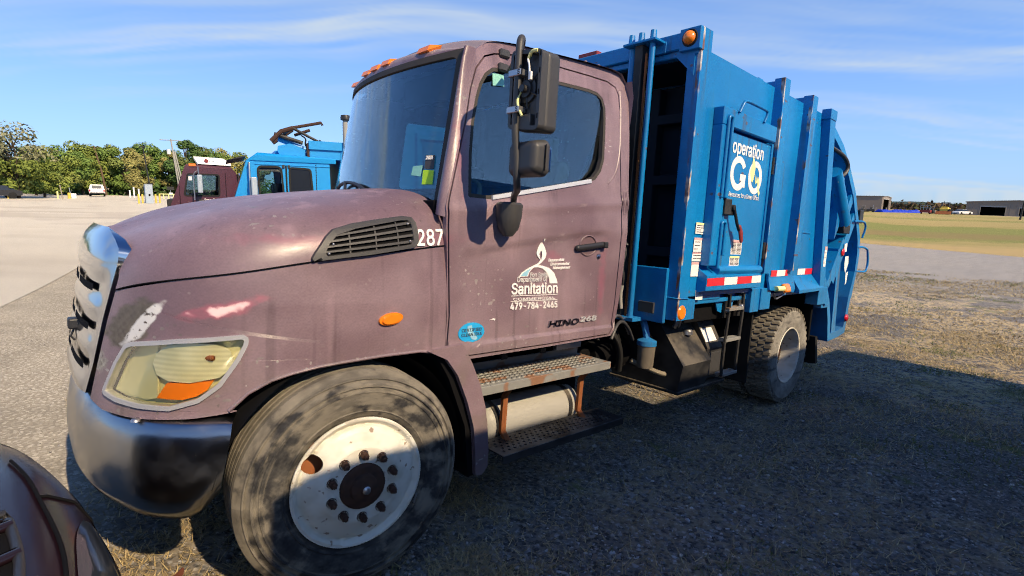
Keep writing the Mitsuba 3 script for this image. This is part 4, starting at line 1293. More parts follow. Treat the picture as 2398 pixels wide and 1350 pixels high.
# flared skirts under the ribs
gt('body_skirt', panel(Polygon([(3.88, 1.245), (4.44, 1.205), (4.47, 1.24), (4.47, 1.325), (4.36, 1.40), (3.88, 1.43)]), .02, lambda a, b, t: np.c_[a, WY - .030 - .03 * np.clip((1.36 - b) / .12, 0, 1) + t, b], .1), 'blue_paint')
gt('body_skirt', hull([(4.50, WY, 1.36), (5.10, WY, 1.36), (4.50, WY - .09, 1.225), (5.20, WY - .09, 1.235), (4.50, WY - .09, 1.195), (5.22, WY - .09, 1.205), (4.5, WY, 1.195), (5.22, WY, 1.205)]), 'blue_paint')
gt('body_foot', bx(3.765, 3.97, WY - .035, WY + .12, 1.065, 1.26, .004), 'blue_paint')
gt('body_foot', bx(3.60, 3.77, WY - .02, WY + .3, 1.05, 1.262, .004), 'blue_paint')
gt('body_foot', bx(5.24, 5.52, WY - .03, WY + .1, 1.03, 1.215, .004), 'blue_paint')
gt('sub_frame', bx(2.6, 5.6, -.55, .55, 1.03, 1.16), 'blue_paint')
gt('body_step_mark', join([bx(4.62, 4.86, WY - .010, WY, 1.785, 1.80, .002), bx(4.62, 4.632, WY - .010, WY, 1.70, 1.785, .002)]), 'blue_paint')
# access door
gt('access_door_frame', join([bx(2.672, 3.60, WY - .082, WY, 2.503, 2.632, .006), bx(2.672, 2.80, WY - .082, WY, 1.47, 2.503, .006)]), 'blue_paint', label='raised blue frame of the access door')
AD = gt('access_door', bx(2.845, 3.615, WY - .045, WY, 1.45, 2.49, .008), 'blue_paint', label='blue access door with recycling lettering')
gt('access_door__edge', bx(2.815, 2.845, WY - .075, WY, 1.45, 2.50, .006), 'blue_paint')
gt('access_door__edge', bx(3.600, 3.625, WY - .060, WY, 1.45, 2.50, .006), 'blue_paint')
lock = bend([(2.735, WY - .090, 1.98), (2.735, WY - .090, 2.50), (2.735, WY - .090, 2.565), (2.765, WY - .090, 2.575), (2.795, WY - .090, 2.565), (2.795, WY - .090, 2.50), (2.795, WY - .090, 1.98)], 5)
gt('lock_rod', tube(lock, .014, 8), 'blue_paint', True)
lock2 = bend([(2.785, WY - .09, 1.45), (2.785, WY - .09, 1.76), (2.785, WY - .09, 1.80), (2.815, WY - .09, 1.808), (2.845, WY - .09, 1.80), (2.845, WY - .09, 1.76), (2.845, WY - .09, 1.55)], 5)
gt('lock_rod', tube(lock2, .013, 8), 'blue_paint', True)
gt('latch', join([bx(2.80, 2.90, WY - .10, WY - .04, 1.86, 1.98, .006), bx(2.90, 2.97, WY - .09, WY - .04, 1.86, 1.94, .006), lathe([(.0, -.11), (.02, -.108), (.024, -.05)], 16, (2.93, WY, 1.92))]), 'dusty_black', label='rusty door latch')
gt('latch__lever', tube([(2.93, WY - .10, 1.93), (3.0, WY - .105, 1.80), (3.035, WY - .11, 1.75)], .012, 8), 'black_plastic', True)
gt('latch__grip', hull(np.vstack([_ICO * .020 * np.array([1, .6, 1]) + q for q in ((3.035, WY - .112, 1.775), (3.07, WY - .112, 1.735), (3.085, WY - .112, 1.675))])), 'red_paint', 40)
gt('grab_bar', join([tube(bend([(2.885, WY - .09, 2.62), (2.92, WY - .10, 2.695), (2.945, WY - .10, 2.712), (3.0, WY - .10, 2.718), (3.29, WY - .10, 2.714), (3.335, WY - .10, 2.708), (3.345, WY - .10, 2.69), (3.32, WY - .09, 2.62)], 4), .011, 8), bx(2.80, 2.90, WY - .07, WY - .03, 2.625, 2.645, .003)]), 'blue_paint', True)
for z in (2.32, 1.60):
    gt('door_hinge', join([bx(3.615, 3.665, WY - .055, WY, z - .055, z + .055, .004), tube([(3.64, WY - .06, z - .07), (3.64, WY - .06, z + .07)], .014, 8)]), 'dusty_black')
gt('access_sill', join([tube([(2.83, WY - .055, 1.435), (3.60, WY - .055, 1.435)], .035, 12), hull([(2.66, WY, 1.45), (3.60, WY, 1.45), (2.655, WY - .082, 1.395), (3.602, WY - .082, 1.395), (2.652, WY - .082, 1.285), (3.602, WY - .082, 1.285), (2.66, WY, 1.26), (3.60, WY, 1.26)])]), 'blue_paint', 30, 'blue sill below the access door')


def on_y(y, x0, z0, dz=0., flip=False):
    return lambda a, b, t: np.c_[x0 + a, y - .001 - t + 0 * a, z0 + b + dz * a]


def flat(pts, y, d=.0015):
    return prism(pts, 'y', y - d, y)


def tape(x0, x1, z0, z1, y, cells, dz=0.):
    """reflective tape: each block its own piece"""
    w = x1 - x0
    s = 0
    for c, f in cells:
        a, b = x0 + w * s, x0 + w * (s + f)
        gt('reflective_tape', flat([(a, z0 + dz * s), (b, z0 + dz * (s + f)), (b, z1 + dz * (s + f)), (a, z1 + dz * s)], y - .001), 'red_decal' if c == 'r' else 'white_decal')
        s += f


tape(2.662, 3.597, 1.318, 1.378, WY - .082, (('r', .29), ('w', .235), ('r', .285), ('w', .19)), .008)
tape(3.925, 4.315, 1.364, 1.421, WY - .032, (('r', .33), ('w', .50), ('r', .17)), .003)
tape(4.645, 5.04, 1.366, 1.427, WY - .001, (('w', .5), ('r', .5)), .004)
# logo on the access door
YD = WY - .045
gt('access_door__lettering', text('operation', .098, on_y(YD, 2.922, 2.342, .008), .545, bold=True), 'white_decal', label='white operation lettering')
gt('access_door__lettering', text('Resources for a Green Office', .036, on_y(YD, 2.932, 2.008, .012), .535), 'white_decal', label='small white slogan under the logo')
cG, cO = (3.058, 2.193), (3.360, 2.190)
ringG = Point(*cG).buffer(.132, 32).difference(Point(*cG).buffer(.082, 32))
ringG = affinity.scale(ringG, 1.0, 1.0).difference(Polygon([cG, (cG[0] + .3, cG[1] + .17), (cG[0] + .3, cG[1] - .0)])).union(sbox(cG[0] + .035, cG[1] - .052, cG[0] + .128, cG[1] + .0)).union(sbox(cG[0] + .085, cG[1] - .10, cG[0] + .128, cG[1]))
ringO = affinity.scale(Point(*cO).buffer(1, 40), .125, .132).difference(affinity.scale(Point(*cO).buffer(1, 40), .075, .085))
curl = Polygon(smooth_poly([(3.29, 2.345), (3.33, 2.31), (3.345, 2.25), (3.335, 2.19), (3.31, 2.15), (3.275, 2.19), (3.262, 2.24), (3.285, 2.295)])).buffer(0)
tail = Polygon([(3.365, 2.22), (3.372, 2.14), (3.41, 2.16), (3.425, 2.10), (3.455, 2.045), (3.475, 2.075), (3.44, 2.12), (3.45, 2.17), (3.41, 2.205), (3.395, 2.165)])
gt('access_door__logo', join([flat(g, YD - .0005) for s in (ringG, ringO.difference(curl)) for g in getattr(s, 'geoms', [s])]), 'white_decal', label='large white letters GO')
gt('access_door__logo__swirl', join([flat(curl, YD - .001), flat(tail, YD - .001)]), 'pale_yellow_decal')


def label_plate(name, x0, x1, z0, z1, y, head, lines=6, split=False, sk=0.):
    k = gt(name, flat([(x0, z0), (x1, z0), (x1 + sk, z1), (x0 + sk, z1)], y, .001), 'white_decal')
    h = (z1 - z0) * .18
    if head:
        add(k + '__header', flat([(x0, z1 - h), (x1, z1 - h), (x1, z1), (x0, z1)], y - .0012, .0006), head)
    ls = []
    for i in range(lines):
        zz = z1 - h - (z1 - z0 - h) * (i + .6) / (lines + .3)
        for a, b in (((.06, .46), (.54, .94)) if split else ((.10, .80 - .25 * (i % 3 == 2)),)):
            ls.append(flat([(x0 + (x1 - x0) * a, zz), (x0 + (x1 - x0) * b, zz), (x0 + (x1 - x0) * b, zz + .006), (x0 + (x1 - x0) * a, zz + .006)], y - .0012, .0005))
    if ls:
        add(k + '__print', join(ls), 'ink')


PY = WY - .007
label_plate('warning_label', 2.560, 2.705, 1.703, 1.786, PY, 'pale_yellow_decal', 4)
label_plate('warning_label', 2.553, 2.668, 1.570, 1.675, PY, 'pink_decal', 3)
label_plate('warning_label', 2.545, 2.712, 1.500, 1.566, PY, 'pink_decal', 2)
label_plate('warning_label', 2.547, 2.656, 1.386, 1.494, PY, 'pink_decal', 0)
label_plate('warning_label', 2.652, 2.70, 1.205, 1.278, WY - .005, None, 0)
label_plate('warning_label', 2.70, 2.763, 1.203, 1.245, WY - .005, None, 0)
label_plate('warning_label', 3.066, 3.250, 1.560, 1.676, YD, 'pink_decal', 9, True)
label_plate('warning_label', 3.060, 3.228, 1.467, 1.545, YD, 'pale_yellow_decal', 6, True)
label_plate('warning_label', 5.105, 5.175, 1.455, 1.667, WY - .081, 'pink_decal', 3)
# lamps low on the body
gt('round_reflector', lathe([(.0, -.012), (.045, -.010), (.055, 0)], 28, (2.475, WY - .006, 1.118)), 'amber', 30, 'round orange reflector on the lower front corner')
gt('skirt_lamp', hull(np.vstack([_ICO * .022 + q for q in ((4.15, WY - .085, 1.235), (4.24, WY - .085, 1.235), (4.15, WY - .07, 1.275), (4.24, WY - .07, 1.275))])), 'amber', 40, 'amber lamp on the skirt ahead of the rear wheel')
gt('skirt_lamp__plug', tube([(3.98, WY - .07, 1.253), (4.13, WY - .075, 1.253)], .026, 10), 'pale_yellow_decal', True)
gt('skirt_lamp__wire', tube(bend([(4.0, WY - .05, 1.21), (4.06, WY - .04, 1.15), (4.16, WY - .03, 1.16), (4.28, WY - .04, 1.195)], 5), .009, 6), 'steel', True)

# rods and rails between cab and body
R_ = [('lift_rod', (2.30, -.90), .021, 1.03, 3.05, 'blue_paint'), ('lift_rod', (2.325, -.715), .028, 1.05, 3.04, 'blue_paint')]
for nm_, (x, y), r, z0, z1, m in R_:
    gt(nm_, tube([(x, y, z) for z in np.linspace(z0, z1, 4)], r, 12), m, True, 'bright blue vertical rod behind the cab' if y < -.8 else None)
gt('lift_rail', bx(2.28, 2.36, -.83, -.76, 1.05, 3.05, .006), 'dusty_black')
gt('hydraulic_pipe', tube([(2.30, -.855, z) for z in np.linspace(1.05, 2.98, 4)], .009, 8), 'rust_orange', True)
gt('rod_bracket', join([bx(2.24, 2.38, -.96, -.68, 3.045, 3.062, .003), bx(2.365, 2.38, -.97, -.68, 2.98, 3.06, .003)] + [lathe([(.0, .075), (.022, .072), (.026, .0)], 10, (2.30, y, 3.062), 'z') for y in (-.90, -.80, -.715)]), 'blue_paint')
gt('rod_bracket', bx(2.25, 2.40, -.96, -.68, 1.02, 1.05, .003), 'blue_paint')
for k in range(5):
    o = .018 * k
    gt('hose_coil', tube(bend([(2.08, -.93 - .012 * k, 1.64 - .01 * k), (2.10 + o * .3, -.965 + .01 * k, 1.55), (2.08 + o * .4, -.95 + .012 * k, 1.45), (2.09, -.965 + .014 * k, 1.36), (2.10, -.95 + .006 * k, 1.30)], 6), .010, 6), 'grey_plastic', True)
gt('hose_coil', tube(bend([(2.10, -.95, 1.30), (2.10, -.94, 1.22), (2.11, -.95, 1.13)], 6), .014, 8), 'air_tank', True)
for k, (y, z) in enumerate(((-.88, 1.06), (-.92, 1.02), (-.80, .99))):
    gt('air_line', tube(bend([(1.98, y - .06, z - .10), (2.06, y - .04, z), (2.18, y, z + .01), (2.30, y + .02, z - .06), (2.38, y + .03, z - .16)], 6), .013, 7), ('steel', 'grey_plastic', 'dusty_black')[k], True)

# tank, battery box, filter, ladder
EP = [(-1.10, .440), (-1.135, .656), (-.90, .955), (-.45, .955), (-.45, .44)]
gt('tank', prism(EP, 'x', 2.74, 3.19), 'dusty_black', label='black angled hydraulic tank with dusty top')
gt('tank__cap', lathe([(.0, .045), (.035, .043), (.045, .03), (.047, 0)], 20, (3.04, -.975, .86), 'z'), 'steel', 30)
gt('tank__filler', join([tube([(2.90, -.93, .92), (2.90, -.97, 1.02)], .020, 8), tube([(2.97, -.93, .92), (2.93, -1.0, 1.10)], .012, 8)]), 'steel', True)
gt('tank__rim', tube(bend([(2.735, -.55, .90), (2.735, -.80, .88), (2.735, -.86, .80), (2.735, -.84, .68), (2.735, -.70, .62)], 6), .010, 6), 'dusty_black', True)
gt('battery_box', join([bx(3.20, 3.46, -1.09, -.45, .47, .74), hull([(3.2, -1.09, .74), (3.46, -1.09, .74), (3.2, -.97, .95), (3.46, -.97, .95), (3.2, -.5, .95), (3.46, -.5, .95), (3.2, -.5, .74), (3.46, -.5, .74)])]), 'dusty_black', label='black battery box beside the tank')
gt('battery_box__label', hull([(3.21, -1.062, .790), (3.40, -1.062, .790), (3.21, -1.001, .897), (3.40, -1.001, .897), (3.21, -1.064, .791), (3.40, -1.064, .791)]), 'white_decal', label='white paper label on the sloped lid')
gt('battery_box__panel', bx(3.23, 3.44, -1.096, -1.09, .50, .70, .002), 'grey_plastic')
gt('tank_tray', bx(2.72, 3.50, -1.12, -.44, .415, .44, .004), 'dusty_black')
gt('filter', join([lathe([(.0, .66), (.058, .66), (.062, .68), (.068, .82), (.068, .835)], 24, (2.42, -.99, 0), 'z')]), 'bronze', 40, 'bronze hydraulic filter can')
gt('filter__head', join([lathe([(.075, .835), (.075, .87), (.03, .89), (.0, .89)], 20, (2.42, -.99, 0), 'z'), tube(bend([(2.42, -.99, .88), (2.44, -.95, .97), (2.45, -.9, 1.05)], 5), .026, 8)]), 'blue_paint', 40)
gt('hydraulic_hose', tube(bend([(2.36, -.90, .70), (2.44, -.97, .655), (2.52, -1.06, .615), (2.58, -1.07, .60)], 6), .020, 8), 'seat_tan', True)
gt('hydraulic_hose', tube(bend([(2.1, -.70, .95), (2.2, -.82, .93), (2.3, -.84, .78), (2.35, -.8, .60)], 6), .028, 8), 'black_rubber', True)
gt('pump', join([lathe([(.0, 2.20), (.13, 2.21), (.14, 2.3), (.14, 2.65), (.10, 2.70)], 20, (0, -.55, .68), 'x'), bx(2.0, 2.7, -.62, -.3, .55, .75)]), 'flat_black', 40)
LD = gt('body_ladder', join([tube([(x + .03, -1.20, 1.26), (x + .035, -1.205, 1.06), (x, -1.21, .80), (x - .005, -1.21, .525)], .014, 6) for x in (3.245, 3.50)]), 'dusty_black', label='black ladder below the access door')
for z in (1.095, .83, .53):
    gt('body_ladder__rung', bx(3.245, 3.51, -1.225, -1.15, z - .014, z + .014, .003), 'step_metal')
gt('body_ladder__plate', join([bx(3.235, 3.30, -1.19, -1.17, 1.02, 1.30, .002), bx(3.48, 3.55, -1.19, -1.17, 1.02, 1.30, .002)]), 'dusty_black')
for x, z in ((3.27, 1.235), (3.265, 1.085), (3.51, 1.24), (3.505, 1.11)):
    gt('body_ladder__bolt', lathe([(.0, -.028), (.018, -.026), (.022, 0)], 10, (x, -1.19, z)), 'steel', True)
gt('ladder_bracket', join([prism([(3.08, 1.23), (3.24, 1.21), (3.23, 1.06), (3.16, 1.08)], 'y', -1.16, -1.15), prism([(3.32, 1.23), (3.46, 1.23), (3.40, 1.05), (3.34, 1.05)], 'y', -1.16, -1.15), bx(2.79, 3.10, -1.20, -1.15, 1.19, 1.25), bx(3.53, 3.66, -1.20, -1.15, 1.20, 1.27)]), 'blue_paint')
gt('under_body_shield', bx(2.72, 3.66, -1.12, -1.10, 1.00, 1.18), 'flat_black')
gt('front_mud_flap', bx(3.86, 3.88, -1.16, -.52, .35, 1.12), 'black_rubber')
gt('mud_flap', hull([(5.66, -1.14, .62), (5.66, -.5, .62), (5.70, -1.16, .30), (5.70, -.5, .24), (5.72, -1.14, .62), (5.72, -.5, .62), (5.76, -1.16, .30), (5.76, -.5, .24)]), 'black_rubber', label='black rear mud flap')
gt('mud_flap', bx(5.66, 5.72, .5, 1.14, .25, .62), 'black_rubber')
gt('wheel_well', join([bx(4.0, 5.6, -.75, -.73, .9, 1.2), bx(5.40, 5.44, -1.15, -.5, .6, 1.2)]), 'flat_black')

# ---------------------------------------------------------------- tailgate
TO = [(5.02, 2.905), (5.25, 2.925), (5.598, 2.786), (5.905, 2.582), (6.217, 2.33), (6.48, 1.991), (6.62, 1.786), (6.67, 1.60), (6.663, 1.357), (6.60, 1.20), (6.538, 1.036), (6.474, .611), (6.20, .575), (5.871, .557), (5.80, .80), (5.70, 1.0), (5.50, 1.25), (5.12, 1.25)]
to = Polygon(TO)
for sy in (1, -1):
    m = prism(to.buffer(-.01), 'y', -1.00, -.98)
    gt('tailgate', trimesh.Trimesh(m.vertices * (1, sy, 1), m.faces), 'blue_paint', label='blue curved tailgate with braces' if sy > 0 else None)
    rimp = to.difference(to.buffer(-.085))
    m = prism(rimp, 'y', -1.205, -1.00)
    gt('tailgate__rim', trimesh.Trimesh(m.vertices * (1, sy, 1), m.faces), 'blue_paint')
gt('tailgate__hopper', prism(to.buffer(-.09), 'y', -.97, .97), 'blue_paint')
for pts in ([(5.70, 1.75), (5.80, 1.90), (5.80, 2.45), (5.72, 2.45)], [(5.75, 1.30), (6.30, 2.10), (6.42, 2.02), (5.86, 1.24)], [(6.00, .62), (6.14, .62), (6.02, 1.60), (5.90, 1.65)], [(5.62, 1.24), (5.72, 1.2), (6.12, 1.72), (6.02, 1.78)], [(6.12, 2.30), (6.22, 2.24), (6.0, 1.90), (5.92, 1.95)]):
    gt('tailgate__brace', prism(Polygon(pts), 'y', -1.195, -1.00), 'blue_paint')
gt('tailgate__cylinder', tube([(5.42, -1.19, 2.47), (5.95, -1.19, 1.95)], .085, 16), 'blue_paint', 40)
gt('tailgate__cylinder_rod', join([tube([(5.93, -1.19, 1.97), (6.06, -1.19, 1.86)], .04, 10), bx(5.88, 6.10, -1.23, -1.13, 1.83, 1.93, .006)]), 'dusty_black', 40)
gt('tailgate__hose', tube(bend([(5.28, -1.18, 2.72), (5.55, -1.24, 2.66), (5.68, -1.26, 2.55), (5.60, -1.24, 2.45), (5.46, -1.2, 2.42)], 6), .022, 8), 'grey_plastic', True)
gt('tailgate__hose_fitting', join([bx(5.43, 5.52, -1.25, -1.17, 2.36, 2.45, .004)]), 'steel')
gt('tailgate__decal', join([flat([(6.05, 1.71), (6.14, 1.72), (6.15, 1.62), (6.06, 1.61)], -1.207), flat([(6.12, 1.56), (6.24, 1.57), (6.27, 1.48), (6.20, 1.36), (6.14, 1.42)], -1.207), flat([(6.22, 1.36), (6.30, 1.38), (6.28, 1.24), (6.24, 1.22)], -1.207)]), 'white_decal')
gt('tailgate__lens', join([lathe([(.0, -.015), (.04, -.01), (.045, 0)], 14, (6.02, -1.207, 1.61)), lathe([(.0, -.03), (.04, -.02), (.045, 0)], 14, (6.44, -1.207, .80))]), 'red_lens', True)
gt('tailgate__hinge', join([lathe([(.0, -.05), (.05, -.05), (.055, 0)], 14, (5.52, -1.2, 1.06)), bx(5.44, 5.66, -1.23, -1.15, .98, 1.04, .004)]), 'blue_paint', 40)
gt('tailgate__handle', tube(bend([(6.58, -1.2, 1.68), (6.75, -1.22, 1.69), (6.92, -1.22, 1.665), (6.95, -1.22, 1.64), (7.02, -1.22, 1.51), (7.02, -1.22, 1.44), (6.99, -1.22, 1.39), (6.92, -1.22, 1.37), (6.62, -1.2, 1.38)], 4), .013, 8), 'blue_paint', True)
gt('tailgate__handle', tube(bend([(6.25, -1.22, 1.985), (6.50, -1.24, 2.0), (6.62, -1.24, 1.98), (6.66, -1.24, 1.92), (6.64, -1.22, 1.80)], 4), .012, 8), 'blue_paint', True)
gt('tailgate__lamp_box', bx(6.53, 6.66, -1.20, -1.05, 1.98, 2.14, .006), 'black_plastic')
gt('tailgate__loader', prism([(6.40, .62), (6.64, 1.45), (6.90, 1.38), (6.82, 1.05), (6.52, .62)], 'y', -1.14, 1.14), 'blue_paint')
# ================================================================ other vehicles and things
def part(root, fr):
    def f(name, mesh, bsdf, smooth=False, label=None, **k):
        return add(f'{root}__{name}', mesh, bsdf, smooth, fr, label, **k)
    return f


def plain_wheel(p, x, y, z, r, w, rim='rim_paint', sy=-1):
    k = p('wheel', lathe([(r * .57, -w / 2), (r * .9, -w / 2 - .01), (r, -w / 2 + .04), (r, w / 2 - .04), (r * .9, w / 2), (r * .5, w / 2)], 36, (x, y, z)), 'tyre_rubber', 40)
    p(k.split('__', 1)[1] + '__rim', lathe([(.0, .0), (r * .3, -.02), (r * .5, .04), (r * .57, w / 2 * sy * -0 - w / 2)] if sy < 0 else [(.0, .0), (r * .3, .02), (r * .5, -.04), (r * .57, w / 2)], 24, (x, y, z)), rim, 40)


# ---- the truck parked alongside, behind the viewpoint: it throws the long shadow
NB = thing('garbage_truck', 'long tall truck alongside, outside the picture, seen by its shadow over the foreground', 'garbage truck')
nb = part(NB, TR)
nb('body', prism([(1.36, .75), (8.3, .75), (8.75, 1.2), (8.72, 2.87), (1.36, 2.985)], 'y', -6.75, -4.30), 'blue_paint')
nb('cab', hull([(-.50, -6.6, .45), (-.50, -4.32, .45), (-.47, -6.6, 1.5), (-.47, -4.30, 1.5), (-.45, -6.55, 2.94), (-.45, -4.31, 2.94), (-.3, -6.5, 3.0), (-.3, -4.31, 3.0), (1.4, -6.55, 3.0), (1.4, -4.31, 3.0), (1.4, -6.6, .45), (1.4, -4.3, .45)]), 'dark_purple_paint')
nb('skirt', bx(-.3, 8.4, -6.6, -4.34, .28, .8), 'flat_black')
nb('window', panel([(-.25, 1.75), (-.15, 2.6), (.95, 2.6), (.95, 1.75)], .004, lambda a, b, t: np.c_[a, -4.302 + 0 * a + .03 * np.clip((b - 1.5) / 1.4, 0, 1) + .012 - t, b]), 'dark_glass')
for x in (.4, 5.6, 6.9):
    for y, s in ((-4.5, 1), (-6.4, -1)):
        plain_wheel(nb, x, y, .5, .5, .28, sy=s)

# ---- dark purple car whose front corner is at the lower left
CR = thing('car', 'dark purple car, glossy curved front corner at the lower left edge', 'car')
cr = part(CR, TR)
side = np.array([(-1.62, -.62), (-1.36, -.76), (-1.20, -.96), (-1.12, -1.18), (-1.07, -1.39), (-1.045, -1.58), (-1.02, -1.80), (-1.02, -2.1), (-1.10, -2.6), (-1.235, -3.1), (-1.39, -3.7), (-1.66, -4.8), (-1.72, -5.1), (-1.90, -5.32), (-2.3, -5.42)])
ax0, ax1 = np.array([-2.02, -.55]), np.array([-2.72, -5.32])
axd = (ax1 - ax0) / np.linalg.norm(ax1 - ax0)
axn = np.array([-axd[1], axd[0]])
tt = np.linspace(0, 1, 60)
cs_ = CubicSpline(np.linspace(0, 1, len(side)), side)(tt)
lat = np.maximum((cs_ - ax0) @ axn, .05) if ((cs_ - ax0) @ axn).mean() > 0 else np.maximum(-((cs_ - ax0) @ axn), .05)
sgn = 1 if ((cs_ - ax0) @ axn).mean() > 0 else -1
lon = (cs_ - ax0) @ axd - .13
lat = lat + .075


def car_layer(shr, z, zc=None):
    """the outline drawn in by shr (metres)"""
    k = np.clip((lat - shr) / lat, .05, 1)
    f = np.clip(1 - shr / 2.4, .5, 1)
    l2 = (lon - 2.4) * f + 2.4
    right = ax0 + np.outer(l2, axd) + np.outer(lat * k * sgn, axn)
    left = ax0 + np.outer(l2, axd) - np.outer(lat * k * sgn, axn)
    zz = np.full(len(right), z) if np.isscalar(z) else z
    ring = np.vstack([np.c_[right, zz], np.c_[left[::-1], zz[::-1] if not np.isscalar(z) else zz]])
    return np.vstack([ring, ring[:1]])


hood = .93 + .045 * sst(0, 1.4, lon)
cr('body', grid([car_layer(.10, .22), car_layer(.02, .32), car_layer(0, .50), car_layer(0, .66), car_layer(.015, .78), car_layer(.05, .855), car_layer(.10, .90), car_layer(.16, .925), car_layer(.30, .955), car_layer(.60, .985), car_layer(.85, .995)]), 'car_purple_paint', True)
cab_z = [.97, 1.10, 1.25, 1.40, 1.44]
cabl = np.clip((lon - 1.55) / 3.0, 0, 1)


def car_cabin(s, z):
    q = ax0 + axd * 1.0
    c = ax0 + axd * 3.15
    th_ = np.linspace(0, 2 * np.pi, 49)
    a, b = 1.42 - .62 * s, .80 - .22 * s
    e_ = lambda v, p_: np.sign(v) * np.abs(v) ** p_
    pts_ = c + np.outer(a * e_(np.cos(th_), .5), axd) + np.outer(b * e_(np.sin(th_), .5), axn)
    return np.c_[pts_, np.full(49, z)]


cr('cabin_glass', grid([car_cabin(0, .96), car_cabin(.35, 1.15), car_cabin(.8, 1.38)]), 'dark_glass', True)
cr('roof', grid([car_cabin(.8, 1.38), car_cabin(.95, 1.43), car_cabin(1.4, 1.45), car_cabin(2.2, 1.455)]), 'car_purple_paint', True)


def car_pt(i, shr, dz):
    """a point of the right side by its index along the outline"""
    l_, a_ = np.interp(i, np.arange(60), lon), np.interp(i, np.arange(60), lat)
    zt = np.interp(shr, [-.01, .0, .015, .05, .10, .16, .30, .60], [.50, .66, .78, .855, .90, .925, .955, .985])
    f = np.clip(1 - shr / 2.4, .5, 1)
    p_ = ax0 + axd * ((l_ - 2.4) * f + 2.4) + axn * (a_ - shr) * sgn
    return [p_[0], p_[1], zt + dz]


def car_patch(i0, i1, s0, s1, dz, n=18, m=6):
    return grid([[car_pt(i, s, dz) for s in np.linspace(s0(i) if callable(s0) else s0, s1(i) if callable(s1) else s1, m)] for i in np.linspace(i0, i1, n)])


cr('headlight', car_patch(22.6, 33.5, .012, lambda i: .012 + .085 * math.sin(math.pi * min(max((i - 22.0) / 12.5, 0.03), 1)) ** .6, .006), 'sky_lens', True, 'long headlight lens reflecting the blue sky')
cr('hood_seam', tube([car_pt(i, .115, .006) for i in np.linspace(14, 36, 26)], .0045, 6), 'flat_black', True)
cr('fender_seam', tube([car_pt(20.5, s, .004) for s in np.linspace(0, .115, 8)], .004, 6), 'flat_black', True)
cr('hood_crease', tube([car_pt(i, .17 + .004 * (i - 14), .002) for i in np.linspace(12, 36, 20)], .012, 8), 'car_purple_paint', True)
cr('hood_vent', car_patch(23, 37, .18, .42, .006), 'flat_black', True)
for k in range(4):
    cr('vent_bar', tube([car_pt(24 + 2.6 * k, .18, .016), car_pt(25.8 + 2.6 * k, .42, .014)], .012, 6), 'car_purple_paint', True)
cr('vent_rim', tube([car_pt(22.5, .42, .012)] + [car_pt(i, .18, .012) for i in np.linspace(22.5, 37, 16)], .010, 8), 'black_plastic', True)
for l_, s_ in ((.85, 1), (3.75, 1), (.85, -1), (3.75, -1)):
    q = ax0 + axd * l_ + axn * .80 * s_
    ang = math.degrees(math.atan2(axd[1], axd[0]))
    wk = lathe([(.19, -.10), (.30, -.11), (.325, -.08), (.325, .08), (.30, .11), (.19, .10), (.0, .08)], 30)
    cr('wheel', moved(wk, q[0], q[1], .325, ang), 'tyre_rubber', 40)

# ---- bright blue front loader beyond the hood
Z4 = float(hz(4.0, 11.0))
FL = thing('front_loader_truck', 'bright blue front loading garbage truck with fork arms folded over its cab', 'garbage truck')


def remap(f, xs, xn, y0):
    """lengths along the truck measured to the real ones, sides from y0"""
    def g(name, mesh, bsdf, smooth=False, label=None):
        m = tm(mesh)
        v = np.array(m.vertices, float)
        v[:, 0] = np.interp(v[:, 0], xs, xn)
        v[:, 1] -= y0
        return f(name, trimesh.Trimesh(v, m.faces, process=False), bsdf, smooth, label)
    return g


fl = remap(part(FL, place(2.716, 10.80, 0, -14)), [1.6, 2.61, 2.93, 3.06, 3.19, 3.70, 3.93, 4.42, 4.57, 4.955, 5.14, 5.4, 7.1, 9.9], [-1., 0, .32, .45, .57, 1.08, 1.29, 1.75, 1.89, 2.24, 2.41, 2.64, 4.15, 6.9], 10.40)
Y0, Y1 = 10.40, 12.85
cabo = Polygon([(2.42, .35), (2.42, 1.2), (2.61, 1.57), (2.915, 2.50), (3.02, 2.52), (4.93, 2.52), (4.96, .35)])
dw = rounded([(3.19, 1.66), (3.17, 2.38), (3.69, 2.38), (3.73, 1.66)], .09)
rw = rounded([(3.90, 1.66), (3.905, 2.375), (4.42, 2.355), (4.46, 1.70)], .08)
for y in (Y0, Y1 - .05):
    fl('cab', prism(cabo.difference(dw).difference(rw), 'y', y, y + .05), 'bright_blue_paint')
fl('cab_seal', prism(dw.buffer(.028).difference(dw.buffer(-.02)).union(rw.buffer(.028).difference(rw.buffer(-.02))), 'y', Y0 - .012, Y0 + .02), 'black_rubber')
for k, w in enumerate((dw, rw)):
    fl('cab_window', prism(w, 'y', Y0 + .012, Y0 + .016), 'window_glass' if k == 0 else 'dark_glass')
fl('cab_floor', join([bx(2.45, 4.9, Y0 + .06, Y1 - .06, .4, 1.2), bx(4.88, 4.94, Y0 + .05, Y1 - .05, .4, 2.5), rbox(3.5, 4.1, Y0 + .3, Y0 + .9, 1.2, 2.0, .08), rbox(4.1, 4.8, Y1 - 1.2, Y1 - .5, 1.2, 2.1, .08)]), 'interior_dark')
fl('dashboard', bx(2.62, 3.0, Y0 + .06, Y1 - .06, 1.2, 1.55), 'interior_dark')
fl('windshield', hull([(2.60, Y0 + .1, 1.57), (2.60, Y1 - .1, 1.57), (2.905, Y0 + .1, 2.48), (2.905, Y1 - .1, 2.48), (2.61, Y0 + .1, 1.57), (2.61, Y1 - .1, 1.57)]), 'window_glass')
